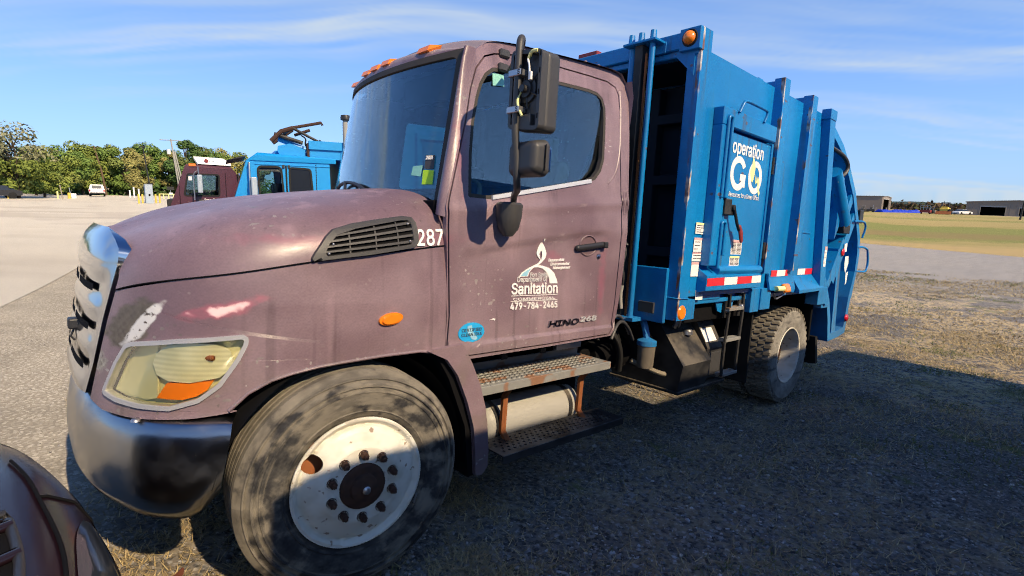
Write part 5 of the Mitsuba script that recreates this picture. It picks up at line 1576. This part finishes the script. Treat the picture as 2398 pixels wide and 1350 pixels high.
fl('roof', hull([(3.02, Y0 - .03, 2.52), (3.10, Y0 - .04, 2.64), (3.18, Y0 + .02, 2.71), (5.10, Y0 - .03, 2.52), (5.10, Y0 - .04, 2.62), (5.10, Y0 + .02, 2.66), (3.02, Y1 + .03, 2.52), (3.18, Y1 - .02, 2.71), (5.1, Y1, 2.66), (5.1, Y1 + .03, 2.52), (2.90, Y0 + .05, 2.50), (2.90, Y1 - .05, 2.50)]), 'bright_blue_paint', 35)
fl('front_panel', hull([(2.40, Y0, .35), (2.40, Y1, .35), (2.40, Y0, 1.2), (2.40, Y1, 1.2), (2.60, Y0, 1.57), (2.60, Y1, 1.57), (2.66, Y0, 1.55), (2.66, Y1, 1.55), (2.6, Y0, .35), (2.6, Y1, .35)]), 'bright_blue_paint')
fl('sun_visor', hull([(2.50, Y0 + .1, 2.50), (2.50, Y1 - .1, 2.50), (2.92, Y0 + .1, 2.64), (2.92, Y1 - .1, 2.64), (2.92, Y0 + .1, 2.60), (2.92, Y1 - .1, 2.60)]), 'black_plastic')
fl('corner_post', hull([(2.64, Y0 - .01, 1.5), (2.80, Y0 - .01, 1.5), (2.93, Y0 - .01, 2.5), (3.08, Y0 - .01, 2.5), (2.64, Y0, 1.5), (2.80, Y0, 1.5), (2.93, Y0, 2.5), (3.08, Y0, 2.5)]), 'bright_blue_paint')
fl('grab_rail', join([tube([(2.97, Y0 - .14, 1.5), (2.975, Y0 - .14, 2.45), (2.975, Y0, 2.46)], .020, 8)]), 'steel', True)
fl('grab_rail', tube([(3.13, Y0 - .08, 1.4), (3.13, Y0 - .08, 2.05)], .016, 8), 'steel', True)
fl('mirror', rbox(2.99, 3.12, Y0 - .34, Y0 - .12, 1.5, 2.12, .03), 'grey_paint', 40)
fl('door_seam', join([bx(3.795, 3.835, Y0 - .02, Y0, 1.1, 2.42, .004), bx(4.555, 4.575, Y0 - .004, Y0, 1.1, 2.48, .001)]), 'black_rubber')
fl('door_bracket', join([bx(3.72, 3.78, Y0 - .03, Y0, 2.36, 2.44, .004), bx(3.86, 3.92, Y0 - .03, Y0, 2.36, 2.44, .004)]), 'dusty_black')
fl('door_gutter', bx(3.10, 4.93, Y0 - .02, Y0, 2.425, 2.445, .004), 'bright_blue_paint')
fl('hopper', join([bx(3.60, 5.3, Y0 + .35, Y1 - .2, 2.66, 2.80), prism([(3.64, 2.78), (3.66, 2.90), (3.95, 2.97), (4.32, 2.84), (4.32, 2.66), (3.7, 2.66)], 'y', Y0 + .10, Y0 + .2), bx(4.40, 7.1, Y0 + .02, Y0 + .12, 2.62, 3.02), bx(4.40, 7.1, Y0 - .04, Y0 + .06, 2.85, 3.06)]), 'bright_blue_paint')
fl('hopper_step', bx(4.36, 4.42, Y0, Y0 + .2, 2.6, 3.0), 'rusty_steel')
low = Z4 + .75
fl('body', prism([(5.25, low), (9.9, low), (9.9, 3.9), (7.1, 3.9), (7.1, 2.9), (5.25, 2.9)], 'y', Y0, Y1), 'bright_blue_paint', label='bright blue packer body of the front loader')
fl('body_frame', join([bx(7.46, 7.56, Y0 - .09, Y0, 1.5, 3.45), bx(7.46, 8.6, Y0 - .09, Y0, 3.28, 3.40), bx(8.5, 8.6, Y0 - .09, Y0, 1.5, 3.4), tube([(7.85, Y0 - .12, 3.5), (8.45, Y0 - .12, 3.5)], .02, 6)]), 'bright_blue_paint')
fl('body_door', bx(7.66, 8.45, Y0 - .05, Y0, 1.6, 3.22), 'blue_paint')
fl('exhaust_stack', tube([(5.37, Y0 - .1, 2.9), (5.37, Y0 - .1, 3.55), (5.40, Y0 - .1, 3.62)], .07, 12), 'air_tank', True)
fl('exhaust_cap', lathe([(.0, 3.74), (.12, 3.73), (.14, 3.69), (.14, 3.62), (.08, 3.60)], 20, (5.385, Y0 - .1, 0), 'z'), 'black_plastic', 30)
arms = [([(3.52, 10.7, 3.02), (3.77, 10.7, 3.27), (4.07, 10.7, 3.37)], .055, 'rusty_steel'), ([(3.60, 10.75, 3.20), (4.3, 10.75, 3.02)], .05, 'dusty_black'), ([(4.05, 10.7, 3.37), (4.82, 10.7, 3.02)], .035, 'dusty_black'),
        ([(4.05, 11.3, 3.42), (4.90, 11.3, 3.62), (4.93, 11.3, 3.55)], .04, 'rusty_steel'), ([(4.2, 11.6, 3.28), (4.62, 11.6, 3.44)], .04, 'rusty_steel'), ([(3.70, 10.9, 3.10), (4.4, 10.8, 2.86)], .06, 'bright_blue_paint'),
        ([(3.62, 11.6, 3.05), (4.15, 11.6, 3.42)], .055, 'rusty_steel'), ([(3.95, 10.7, 3.30), (3.95, 11.7, 3.34)], .05, 'dusty_black'), ([(4.5, 10.75, 2.75), (4.78, 10.7, 3.10)], .05, 'dusty_black')]
for pth, r, m in arms:
    fl('fork_arm', tube(pth, r, 8), m, 40)
fl('arm_hose', tube(bend([(4.25, 10.65, 3.2), (4.38, 10.6, 3.12), (4.33, 10.6, 2.98), (4.42, 10.62, 2.88)], 5), .02, 6), 'black_rubber', True)
for x in (3.0, 7.6, 8.8):
    for y, s in ((Y0 + .2, -1), (Y1 - .2, 1)):
        plain_wheel(fl, x, y, float(hz(x, y)) + .5, .5, .3, sy=s)
fl('chassis', bx(2.6, 9.7, Y0 + .5, Y1 - .5, Z4 + .5, low + .02), 'flat_black')

# ---- maroon cab further back
MC = thing('roll_off_truck', 'maroon cab truck with white roof fairing parked beyond the bright blue truck', 'truck')
mc = remap(part(MC, place(2.042, 14.80, 0, -12)), [1., 1.99, 2.325, 2.46, 2.525, 3.315, 3.68, 3.8, 8.5], [-.95, 0, .33, .47, .53, 1.31, 1.66, 1.78, 6.4], 14.50)
Y2, Y3 = 14.5, 16.8
zc_ = float(hz(3.0, 15.5))
cabm = Polygon([(1.86, zc_ + .5), (1.90, 1.0), (1.99, 1.21), (2.325, 2.08), (2.45, 2.46), (3.70, 2.42), (3.80, 2.30), (3.80, zc_ + .5)])
mw = rounded([(2.40, 1.62), (2.515, 2.235), (3.32, 2.235), (3.30, 1.63)], .05)
for y in (Y2, Y3 - .05):
    mc('cab', prism(cabm.difference(mw), 'y', y, y + .05), 'dark_purple_paint')
mc('cab_front', hull([(1.86, Y2 + .02, zc_ + .5), (1.86, Y3 - .02, zc_ + .5), (1.99, Y2 + .02, 1.21), (1.99, Y3 - .02, 1.21), (2.1, Y2 + .02, 1.2), (2.1, Y3 - .02, 1.2), (2.1, Y2 + .02, zc_ + .5), (2.1, Y3 - .02, zc_ + .5)]), 'dark_purple_paint')
mc('windshield', hull([(1.99, Y2 + .12, 1.22), (2.32, Y2 + .12, 2.08), (2.44, Y2 + .12, 2.42), (1.99, Y3 - .12, 1.22), (2.44, Y3 - .12, 2.42), (2.45, Y2 + .12, 2.40)]), 'dark_glass')
mc('roof', hull([(2.44, Y2 - .01, 2.44), (2.50, Y2 + .04, 2.52), (3.70, Y2 - .01, 2.41), (3.66, Y2 + .04, 2.48), (2.44, Y3, 2.44), (2.50, Y3 - .04, 2.52), (3.70, Y3, 2.41), (3.66, Y3 - .04, 2.48)]), 'dark_purple_paint')
mc('cab_window', prism(mw.buffer(.004), 'y', Y2 + .014, Y2 + .018), 'window_glass')
mc('window_seal', prism(mw.buffer(.025).difference(mw.buffer(-.02)), 'y', Y2 - .008, Y2 + .02), 'black_rubber')
mc('cab_inside', join([bx(1.95, 3.75, Y2 + .06, Y3 - .06, zc_ + .6, 1.5), rbox(3.2, 3.6, Y2 + .3, Y2 + .9, 1.5, 2.1, .08), bx(3.70, 3.76, Y2 + .06, Y3 - .06, 1.0, 1.75)]), 'interior_dark')
mc('door_seam', join([bx(3.485, 3.50, Y2 - .003, Y2, .9, 2.3, .001), bx(2.28, 2.295, Y2 - .003, Y2, .9, 1.9, .001)]), 'flat_black')
mc('roof_fairing', hull([(2.69, Y2 + .2, 2.75), (2.80, Y2 + .15, 2.54), (3.68, Y2 + .15, 2.52), (3.66, Y2 + .2, 2.64), (3.45, Y2 + .25, 2.73), (2.69, Y3 - .2, 2.75), (2.80, Y3 - .15, 2.54), (3.68, Y3 - .15, 2.52), (3.66, Y3 - .2, 2.64), (3.45, Y3 - .25, 2.73)]), 'white_paint', label='white roof fairing with small red emblem')
mc('roof_fairing__emblem', lathe([(.0, 0), (.055, 0)], 18, (3.02, Y2 + .145, 2.635)), 'red_paint')
mc('roof_fairing__words', text('PAK-IT', .05, lambda a, b, t: np.c_[3.10 + a, Y2 + .148 - t, 2.612 + b], .28), 'grey_paint')
mc('door_script', text('Danny Townsend', .075, lambda a, b, t: np.c_[2.88 + a, Y2 - .001 - t, 1.47 + b], .56, slant=.35, bold=True), 'white_decal')
mc('roof_lamp', bx(2.56, 2.74, Y2 - .02, Y2 + .05, 2.46, 2.535, .01), 'amber')
mc('mirror', join([rbox(2.75, 2.88, Y2 - .36, Y2 - .10, 1.70, 2.22, .03)]), 'grey_paint', 40)
mc('mirror_bracket', join([tube([(2.66, Y2 - .2, 1.5), (2.66, Y2 - .2, 2.2), (2.72, Y2 - .25, 2.30), (2.8, Y2 - .05, 2.34)], .018, 6), tube([(2.80, Y2 - .25, 2.25), (2.79, Y2 - .25, 2.45)], .02, 6)]), 'steel')
mc('mirror_mount', rbox(2.74, 2.90, Y2 - .2, Y2, 1.3, 1.52, .03), 'black_plastic', 40)
mc('hoist', join([bx(3.9, 8.5, Y2 + .4, Y3 - .4, zc_ + .6, zc_ + 1.1), bx(3.85, 4.1, Y2 + .3, Y3 - .3, zc_ + .6, 2.3)]), 'dusty_black')
mc('cab_sticker', prism([(2.53, 2.06), (2.53, 2.17), (2.62, 2.17), (2.62, 2.06)], 'y', Y2 + .010, Y2 + .012), 'white_decal')
mc('side_pipe', tube([(3.78, Y2 - .05, 1.2), (3.98, Y2 - .05, 2.0), (3.86, Y2 - .02, 2.3)], .03, 8), 'chrome', True)
for x in (2.9, 6.6, 7.9):
    for y, s in ((Y2 + .2, -1), (Y3 - .2, 1)):
        plain_wheel(mc, x, y, float(hz(x, y)) + .5, .5, .3, sy=s)


# ---------------------------------------------------------------- far things on the left
def bollard(x, y, h, label, cap=True, r=.085, m='yellow_paint'):
    k = thing('bollard', label, 'bollard', 'yellow safety bollards')
    add(k + '__post', lathe([(r, 0), (r, h - .06), (r * .75, h - .015), (.0, h)], 14, (x, y, float(hz(x, y)) - .02), 'z'), m, 40, WORLD)


bollard(7.82, 65.24, 1.04, 'first yellow bollard left of the grey dispenser')
bollard(8.34, 66.60, 1.02, 'yellow bollard close beside the left side of the grey dispenser')
bollard(9.59, 66.90, 1.04, 'yellow bollard close beside the right side of the grey dispenser')
bollard(10.18, 68.36, 1.06, 'yellow bollard furthest right of the grey dispenser')
bollard(-2.43, 78.48, .92, 'yellow bollard at the left edge under the brownish tree', r=.10)
bollard(1.85, 80.80, .92, 'pale yellow bollard left of the leaning grey post', m='pale_yellow_decal')
bollard(2.94, 81.41, .74, 'squat dark yellow bollard right of the leaning grey post', r=.16)
k = thing('leaning_post', 'thin grey post leaning left near the pale bollards', 'post')
add(k + '__shaft', tube([(2.18, 77.4, .2), (2.02, 77.5, 2.0)], .05, 8), 'tan_trim', True, WORLD)
k = thing('utility_box', 'small white utility box beside the squat yellow bollard', 'box')
add(k + '__cabinet', bx(3.15, 3.75, 83.6, 84.1, .3, 1.02, .05), 'white_paint', False, WORLD)
add(k + '__conduit', tube([(3.25, 83.5, .3), (3.1, 83.5, 1.7)], .04, 6), 'grey_paint', True, WORLD)
DS = thing('fuel_dispenser', 'tall pale grey fuel card dispenser standing between yellow bollards', 'dispenser')
add(DS + '__cabinet', bx(8.55, 9.25, 66.0, 66.7, .22, 2.26, .03), 'grey_paint', False, WORLD)
add(DS + '__cap', bx(8.62, 9.30, 66.05, 66.75, 2.26, 2.36, .02), 'black_plastic', False, WORLD)
add(DS + '__screen', bx(8.84, 9.0, 65.985, 66.0, 1.02, 1.24, .003), 'flat_black', False, WORLD)
add(DS + '__base', bx(8.4, 9.7, 65.7, 67.0, .15, .24, .01), 'concrete', False, WORLD)
UP = thing('utility_pole', 'leaning brown wooden utility pole among the trees', 'utility pole')
add(UP + '__shaft', tube([(9.9, 118.0, .2), (9.45, 118.2, 5), (8.75, 118.4, 9.1)], [.17, .15, .12], 10), 'wood', True, WORLD)
add(UP + '__crossarm', tube([(8.0, 118.3, 8.7), (9.6, 118.5, 8.9)], .07, 6), 'wood', True, WORLD)
LP = thing('lamp_post', 'slim black lamp post with a flat head behind the dispenser', 'lamp post')
add(LP + '__pole', tube([(9.45, 68.1, .2), (9.0, 68.1, 6.2)], [.075, .055], 10), 'black_plastic', True, WORLD)
add(LP + '__head', bx(8.65, 9.2, 67.95, 68.25, 6.2, 6.32, .02), 'black_plastic', False, WORLD)
SP = thing('steel_pole', 'pale steel twin mast with crossarm and transformer behind the maroon cab', 'utility pole')
for dx in (0, .45, .85):
    add(SP + '__mast', tube([(19.0 + dx, 105, .3), (18.2 + dx * .55, 105, 8.2 if dx else 10.2)], .11, 8), 'air_tank', True, WORLD)
add(SP + '__crossarm', tube([(16.6, 105, 9.95), (19.8, 105, 10.0)], .07, 6), 'air_tank', True, WORLD)
add(SP + '__transformer', lathe([(.0, 7.6), (.28, 7.65), (.30, 8.4), (.0, 8.5)], 14, (17.75, 104.8, 0), 'z'), 'white_paint', 40, WORLD)
for i, (x, lb) in enumerate(((10.5, 'leftmost of three white marker posts left of the dispenser'), (11.0, 'middle of three white marker posts left of the dispenser'), (11.6, 'rightmost of three white marker posts left of the dispenser'))):
    k = thing('marker_post', lb, 'post', 'white marker posts')
    add(k + '__shaft', bx(x - .10, x + .10, 93.9, 94.0, .4, (1.55, 2.0, 1.75)[i], .01), 'white_paint', False, WORLD)
k = thing('road_sign', 'small dark road sign on a thin post behind the maroon cab', 'sign')
add(k + '__plate', bx(14.3, 15.2, 88.5, 88.56, 1.7, 2.15, .005), 'dusty_black', False, WORLD)
add(k + '__panel', bx(14.5, 15.0, 88.47, 88.5, .95, 1.3, .005), 'white_paint', False, WORLD)
add(k + '__post', tube([(14.75, 88.6, .3), (14.75, 88.6, 2.1)], .04, 6), 'grey_paint', True, WORLD)
k = thing('barrier', 'low pale yellow pipe barrier beside the maroon cab', 'barrier')
add(k + '__rail', tube([(12.9, 85.3, 1.1), (15.0, 85.3, 1.1)], .07, 6), 'pale_yellow_decal', True, WORLD)
for x in (13.3, 13.9, 14.5):
    add(k + '__post', tube([(x, 85.3, .3), (x, 85.3, 1.08)], .07, 6), 'pale_yellow_decal', True, WORLD)


def small_car(key, label, x, y, deg, paint, kind='pickup', s=1.0):
    k = thing(key, label, 'pickup truck' if kind == 'pickup' else 'car')
    z = float(hz(x, y))
    f = place(x, y, z, deg, s=s)
    p = part(k, f)
    w = .95
    if kind == 'pickup':
        p('body', join([prism(rounded([(-2.7, .45), (-2.7, 1.0), (-2.5, 1.1), (-1.2, 1.15), (2.65, 1.12), (2.7, .45)], .08), 'y', -w, w)]), paint, 30)
        p('cabin', hull([(-1.3, -w + .05, 1.12), (1.1, -w + .05, 1.12), (-.7, -w + .2, 1.78), (.9, -w + .2, 1.78), (-1.3, w - .05, 1.12), (1.1, w - .05, 1.12), (-.7, w - .2, 1.78), (.9, w - .2, 1.78)]), paint)
        p('rear_window', hull([(1.085, -.62, 1.2), (1.085, .62, 1.2), (.94, -.58, 1.68), (.94, .58, 1.68), (1.12, -.62, 1.2), (1.12, .62, 1.2), (.965, -.58, 1.68), (.965, .58, 1.68)]), 'dark_glass')
        p('bumper', bx(2.68, 2.85, -.9, .9, .42, .62), 'dusty_black')
        for y in (-.85, .85):
            p('tail_lamp', bx(2.69, 2.72, y - .08, y + .08, .75, 1.05), 'red_lens')
        xs = (-1.75, 1.65)
    else:
        p('body', prism(rounded([(-2.2, .3), (-2.25, .7), (-1.2, .92), (1.7, .98), (2.25, .85), (2.25, .35)], .08), 'y', -w, w), paint, 30)
        p('cabin', hull([(-1.1, -w + .05, .92), (1.8, -w + .05, .95), (-.3, -w + .2, 1.45), (.9, -w + .2, 1.45), (-1.1, w - .05, .92), (1.8, w - .05, .95), (-.3, w - .2, 1.45), (.9, w - .2, 1.45)]), 'dark_glass')
        p('roof', bx(-.35, .95, -w + .18, w - .18, 1.42, 1.47), paint)
        xs = (-1.4, 1.4)
    for xx in xs:
        for y in (-w + .1, w - .1):
            p('wheel', lathe([(.0, -.11), (.25, -.12), (.36, -.10), (.38, 0), (.36, .10), (.25, .12), (.0, .11)], 18, (xx, y, .38)), 'black_rubber', 40)


small_car('pickup_truck', 'white pickup truck driving away in front of the trees', 7.18, 100.5, -95, 'white_paint')
small_car('dark_car', 'small dark car at the left edge beyond the concrete', -3.6, 78.8, 12, 'black_plastic', 'car')

# ---------------------------------------------------------------- far things on the right


def shed(key, label, origin, deg, L, Wd, h, rise, doors, end_doors=()):
    k = thing(key, label, 'building')
    x, y = origin
    f = place(x, y, float(hz(x, y)) - .15, deg)
    p = part(k, f)
    front = Polygon([(0, 0), (0, h), (L / 2, h + rise), (L, h), (L, 0)])
    for a, b, t in doors:
        front = front.difference(sbox(a, -.1, b, t))
    p('front_wall', prism(front, 'y', 0, .2), 'tan_siding')
    side = Polygon([(0, 0), (Wd, 0), (Wd, h), (0, h)])
    for a, b, t in end_doors:
        side = side.difference(sbox(a, -.1, b, t))
    p('side_wall', prism(side, 'x', 0, .2), 'tan_siding')
    p('side_wall', prism([(0, 0), (Wd, 0), (Wd, h), (0, h)], 'x', L - .2, L), 'tan_siding')
    p('back_wall', prism([(0, 0), (0, h), (L / 2, h + rise), (L, h), (L, 0)], 'y', Wd - .2, Wd), 'tan_siding')
    p('floor', bx(.1, L - .1, .1, Wd - .1, .0, .12), 'interior_dark')
    p('inside', bx(.3, L - .3, Wd * .5, Wd * .5 + .1, .1, h - .3), 'interior_dark')
    for a, b in (((0, h), (L / 2, h + rise)), ((L / 2, h + rise), (L, h))):
        p('roof', hull([(q[0] + (-.25 if q[0] == 0 else .25 if q[0] == L else 0), y_, q[1] + d) for q in (a, b) for y_ in (-.3, Wd + .3) for d in (.0, .14)]), 'roof_metal')
    for a, b, t in doors:
        p('door_frame', join([bx(a - .15, a, -.06, 0, 0, t + .1), bx(b, b + .15, -.06, 0, 0, t + .1)]), 'tan_trim')
        p('roller_door', bx(a, b, .03, .1, t - .35, t + .02), 'roof_metal')
    for a, b, t in end_doors:
        p('door_frame', join([bx(-.06, 0, a - .2, a, 0, t + .1), bx(-.06, 0, b, b + .2, 0, t + .1)]), 'tan_trim')
    n_ = int(L / 1.2)
    p('siding_ribs', join([bx(i * 1.2, i * 1.2 + .05, -.03, 0, .1, h - .05, .002) for i in range(1, n_) if not any(a - .2 < i * 1.2 < b + .2 for a, b, t in doors)]), 'tan_siding')


shed('metal_shed', 'tan metal shed with a tall open doorway just right of the truck', (205.0, 46.7), 10, 46, 40, 4.9, .3, ((6, 34, 4.4),))
shed('metal_shed', 'tan metal shed with dark roller doors at the right edge', (180.0, 22.0), -82, 19.5, 24, 3.45, .5, ((2.9, 7.6, 2.6), (10.2, 15.4, 2.4)))
small_car('white_car', 'white sedan parked before the left door of the long shed', 174.5, 21.8, 150, 'white_paint', 'car', .95)
RP = thing('light_pole', 'tall dark light pole at the right edge of the field', 'lamp post')
add(RP + '__pole', tube([(121.19, 6.67, -.3), (121.25, 6.3, 6.5)], [.14, .09], 10), 'dusty_black', True, WORLD)
add(RP + '__head', bx(120.9, 121.5, 6.0, 6.6, 6.5, 6.75, .03), 'black_plastic', False, WORLD)
TP = thing('tarp_pile', 'heap of bright blue tarpaulins between the two sheds', 'tarpaulin')
rr = np.random.default_rng(3)
tx = np.linspace(0, 1, 40)
P = []
for v in np.linspace(0, 1, 9):
    P.append([(170.5 + 8.5 * s * .75 + 1.0 * v, 37.8 - 7.6 * s + 2.6 * v, -.1 + math.sin(math.pi * v) * (.35 + 1.0 * meshkit.fbm(np.array([s * 9, v * 3, .5]), 3, 2)) * (1 if .02 < s < .98 else .2)) for s in tx])
add(TP + '__cloth', grid(P), 'tarp', False, WORLD)
RT = thing('red_trailer', 'small dark red trailer with wire sides right of the blue tarps', 'trailer')
add(RT + '__bed', bx(160.7, 162.5, 25.9, 27.9, .35, .95), 'red_paint', False, WORLD)
add(RT + '__cage', join([bx(160.7, 160.76, y, y + .08, .95, 2.0, .004) for y in (25.9, 26.55, 27.2, 27.8)] + [bx(160.7, 160.76, 25.9, 27.9, z, z + .07, .004) for z in (1.4, 1.95)]), 'grey_paint', False, WORLD)
for y in (26.0, 27.7):
    add(RT + '__wheel', lathe([(.0, -.1), (.34, -.1), (.36, 0), (.34, .1), (.0, .1)], 16, (161.5, y, .3)), 'black_rubber', 40, WORLD)
YL = thing('wheel_loader', 'yellow wheel loader facing the field between the sheds', 'loader')
lo = part(YL, place(166.5, 24.0, -.1, 90))
lo('body', join([rbox(-.9, .9, -1.4, 1.6, .8, 1.5, .1), rbox(-.7, .7, -.2, 1.2, 1.4, 1.9, .1)]), 'yellow_paint', 40)
lo('cab', join([bx(-.75, -.65, -.2, 1.0, 1.8, 2.9), bx(.65, .75, -.2, 1.0, 1.8, 2.9), bx(-.8, .8, -.3, 1.1, 2.85, 3.0)]), 'black_plastic')
lo('bucket', hull([(-1.5, 1.8, .1), (1.5, 1.8, .1), (-1.5, 2.5, .15), (1.5, 2.5, .15), (-1.5, 1.8, .9), (1.5, 1.8, .9)]), 'rust_orange')
for x in (-1.0, 1.0):
    for y in (-.9, 1.2):
        lo('tyre', lathe([(.0, -.25), (.5, -.25), (.7, -.2), (.72, 0), (.7, .2), (.5, .25), (.0, .25)], 18, (0, 0, 0), 'x').apply_translation((x, y, .7)), 'black_rubber', 40)
for i, (x, y, lb) in enumerate(((168.0, 42.0, 'dark motorcycle like machine parked left by the tan shed'), (168.6, 40.3, 'dark small machine parked by the tan shed corner'), (176.0, 28.3, 'dark low mower beside the red trailer'))):
    k = thing('mower', lb, 'mower')
    p = part(k, place(x, y, float(hz(x, y)) - .05, 40 + 70 * i))
    p('deck', rbox(-.9, .9, -.5, .5, .25, .9, .1), 'black_plastic', 40)
    p('seat', rbox(-.4, .1, -.25, .25, .9, 1.5, .08), 'interior_grey', 40)
    p('frame', tube([(-.5, -.3, .8), (-.6, -.3, 1.9), (-.6, .3, 1.9), (-.5, .3, .8)], .04, 6), 'steel')
    for xx in (-.65, .65):
        p('wheel', lathe([(.0, -.55), (.3, -.55), (.32, 0), (.3, .55), (.0, .55)], 14, (xx, 0, .3)), 'black_rubber', 40)
for i, (x, y, lb) in enumerate(((171.5, 40.6, 'leftmost tan bollard at the shed corner'), (173.0, 40.2, 'middle tan bollard at the shed corner'), (176.5, 38.6, 'rightmost tan bollard at the shed corner'))):
    k = thing('bollard', lb, 'bollard', 'tan bollards at the shed')
    add(k + '__post', tube([(x, y, -.2), (x, y, 1.25)], .12, 8), 'tan_trim', True, WORLD)
# ---------------------------------------------------------------- loose stones, straw and grass near the truck
def ground_z(x, y):
    i = np.clip(np.searchsorted(gxs, x) - 1, 0, len(gxs) - 2)
    j = np.clip(np.searchsorted(gys, y) - 1, 0, len(gys) - 2)
    u, v = (x - gxs[i]) / (gxs[i + 1] - gxs[i]), (y - gys[j]) / (gys[j + 1] - gys[j])
    return (gz[i, j] * (1 - u) + gz[i + 1, j] * u) * (1 - v) + (gz[i, j + 1] * (1 - u) + gz[i + 1, j + 1] * u) * v


g3 = np.random.default_rng(21)


def scatter(n, x0, x1, y0, y1, p=1.0):
    return g3.uniform(x0, x1, n) ** p, g3.uniform(y0, y1, n)


def pebbles(key, n, smin, smax, bsdf, area, label):
    x, y = g3.uniform(area[0], area[1], n), g3.uniform(area[2], area[3], n)
    dens = meshkit.fbm(np.stack([x * .9, y * .9, 0 * x], -1), 3, 17)
    k = dens > g3.uniform(.30, .62, n)
    x, y = x[k], y[k]
    n = len(x)
    base = trimesh.creation.icosahedron()
    v0, f0 = base.vertices, base.faces
    s = smin + (smax - smin) * g3.random(n) ** 4
    V = v0[None] * (1 + .35 * g3.uniform(-1, 1, (n, 12, 1))) * s[:, None, None] * np.stack([g3.uniform(.7, 1.5, n), g3.uniform(.7, 1.2, n), g3.uniform(.35, .7, n)], -1)[:, None]
    a = g3.uniform(0, 6.28, n)
    c, sn = np.cos(a)[:, None], np.sin(a)[:, None]
    V = np.stack([V[..., 0] * c - V[..., 1] * sn, V[..., 0] * sn + V[..., 1] * c, V[..., 2]], -1)
    V += np.stack([x, y, ground_z(x, y) + s * .15], -1)[:, None]
    F = f0[None] + (np.arange(n) * 12)[:, None, None]
    tone = np.array([[.075, .073, .072], [.16, .155, .15], [.25, .24, .225], [.40, .39, .375], [.20, .165, .135]])[g3.choice(5, n, p=[.22, .34, .24, .10, .10])] * g3.uniform(.75, 1.2, (n, 1))
    structure(key, (V.reshape(-1, 3), F.reshape(-1, 3)), bsdf, kind='stuff', label=label, cat='gravel', color=np.repeat(tone, 12, 0))


pebbles('gravel', 70000, .0035, .016, 'straw', (-.4, 9.0, -3.4, 1.5), 'loose grey stones on the ground in the shade')
pebbles('pale_stones', 3000, .003, .020, 'straw', (-.2, 8.0, -3.4, 1.0), 'scattered pale stones in the shade')
pebbles('asphalt_stones', 5000, .003, .008, 'straw', (-4, -.8, -2.0, 7.0), 'pale chips on the stony strip before the truck')


def blades(n, area, hmin, hmax, cols, flatness, seed, thr=.5, freq=1.1, width=.0022):
    r = np.random.default_rng(seed)
    x, y = r.uniform(area[0], area[1], n), r.uniform(area[2], area[3], n)
    d = meshkit.fbm(np.stack([x * freq, y * freq, 0 * x + seed], -1), 4, seed)
    k = d > thr + r.normal(0, .05, n)
    x, y = x[k], y[k]
    n = len(x)
    h = r.uniform(hmin, hmax, n)
    az = r.uniform(0, 6.28, n)
    tilt = flatness * r.uniform(.6, 1.0, n) * 1.5
    dx, dy, dz = np.cos(az) * np.sin(tilt), np.sin(az) * np.sin(tilt), np.cos(tilt)
    p0 = np.stack([x, y, ground_z(x, y) + .004], -1)
    p1 = p0 + np.stack([dx, dy, dz + .03], -1) * h[:, None]
    w = np.stack([-np.sin(az), np.cos(az), 0 * az], -1) * width * (1 + np.hypot(x, y + 3)[:, None] * .10)
    V = np.stack([p0 - w, p0 + w, p1], 1).reshape(-1, 3)
    F = np.arange(n * 3).reshape(-1, 3)
    ci = r.integers(0, len(cols), n)
    c = np.asarray(cols)[ci] * r.uniform(.7, 1.2, (n, 1))
    return V, F, np.repeat(c, 3, 0)


def merge(parts):
    V, F, C, o = [], [], [], 0
    for v, f, c in parts:
        V.append(v), F.append(f + o), C.append(c)
        o += len(v)
    return (np.vstack(V), np.vstack(F)), np.vstack(C)


STRAW = [(.42, .32, .16), (.34, .26, .14), (.50, .40, .22), (.26, .20, .11)]
GRN = [(.09, .12, .03), (.13, .15, .045), (.18, .17, .06)]
m, c = merge([blades(90000, (-.9, 14, -3.6, 2.5), .02, .09, STRAW, .95, 41, .50), blades(26000, (-1.0, 1.0, -1.6, .6), .02, .07, STRAW, .97, 42, .44, 2.2),
              blades(60000, (6, 24, -8, 6), .03, .10, STRAW, .9, 43, .46, .6, .004)])
structure('dry_grass', m, 'straw', kind='stuff', label='dry flattened straw and grass on the ground', cat='grass', color=c)
m, c = merge([blades(60000, (-.9, 12, -3.6, 1.5), .02, .06, GRN, .75, 51, .645, 1.7), blades(22000, (8, 24, -7, 5), .03, .09, GRN, .7, 52, .60, .7, .004)])
structure('green_grass', m, 'straw', kind='stuff', label='small green tufts in the shaded soil', cat='grass', color=c)
g = G @ np.array([-.62, -.62, .012])
k = thing('dead_leaf', 'curled reddish brown dead leaf on the straw before the tyre', 'leaf')
th_ = np.linspace(0, 2 * np.pi, 17)
add(k + '__blade', grid([[(0, 0, .012)] * 17, np.c_[.030 * np.cos(th_), .018 * np.sin(th_), .004 + .010 * np.cos(2 * th_)]]), 'dead_leaf_brown', True, place(g[0], g[1], g[2] + .006, 40))
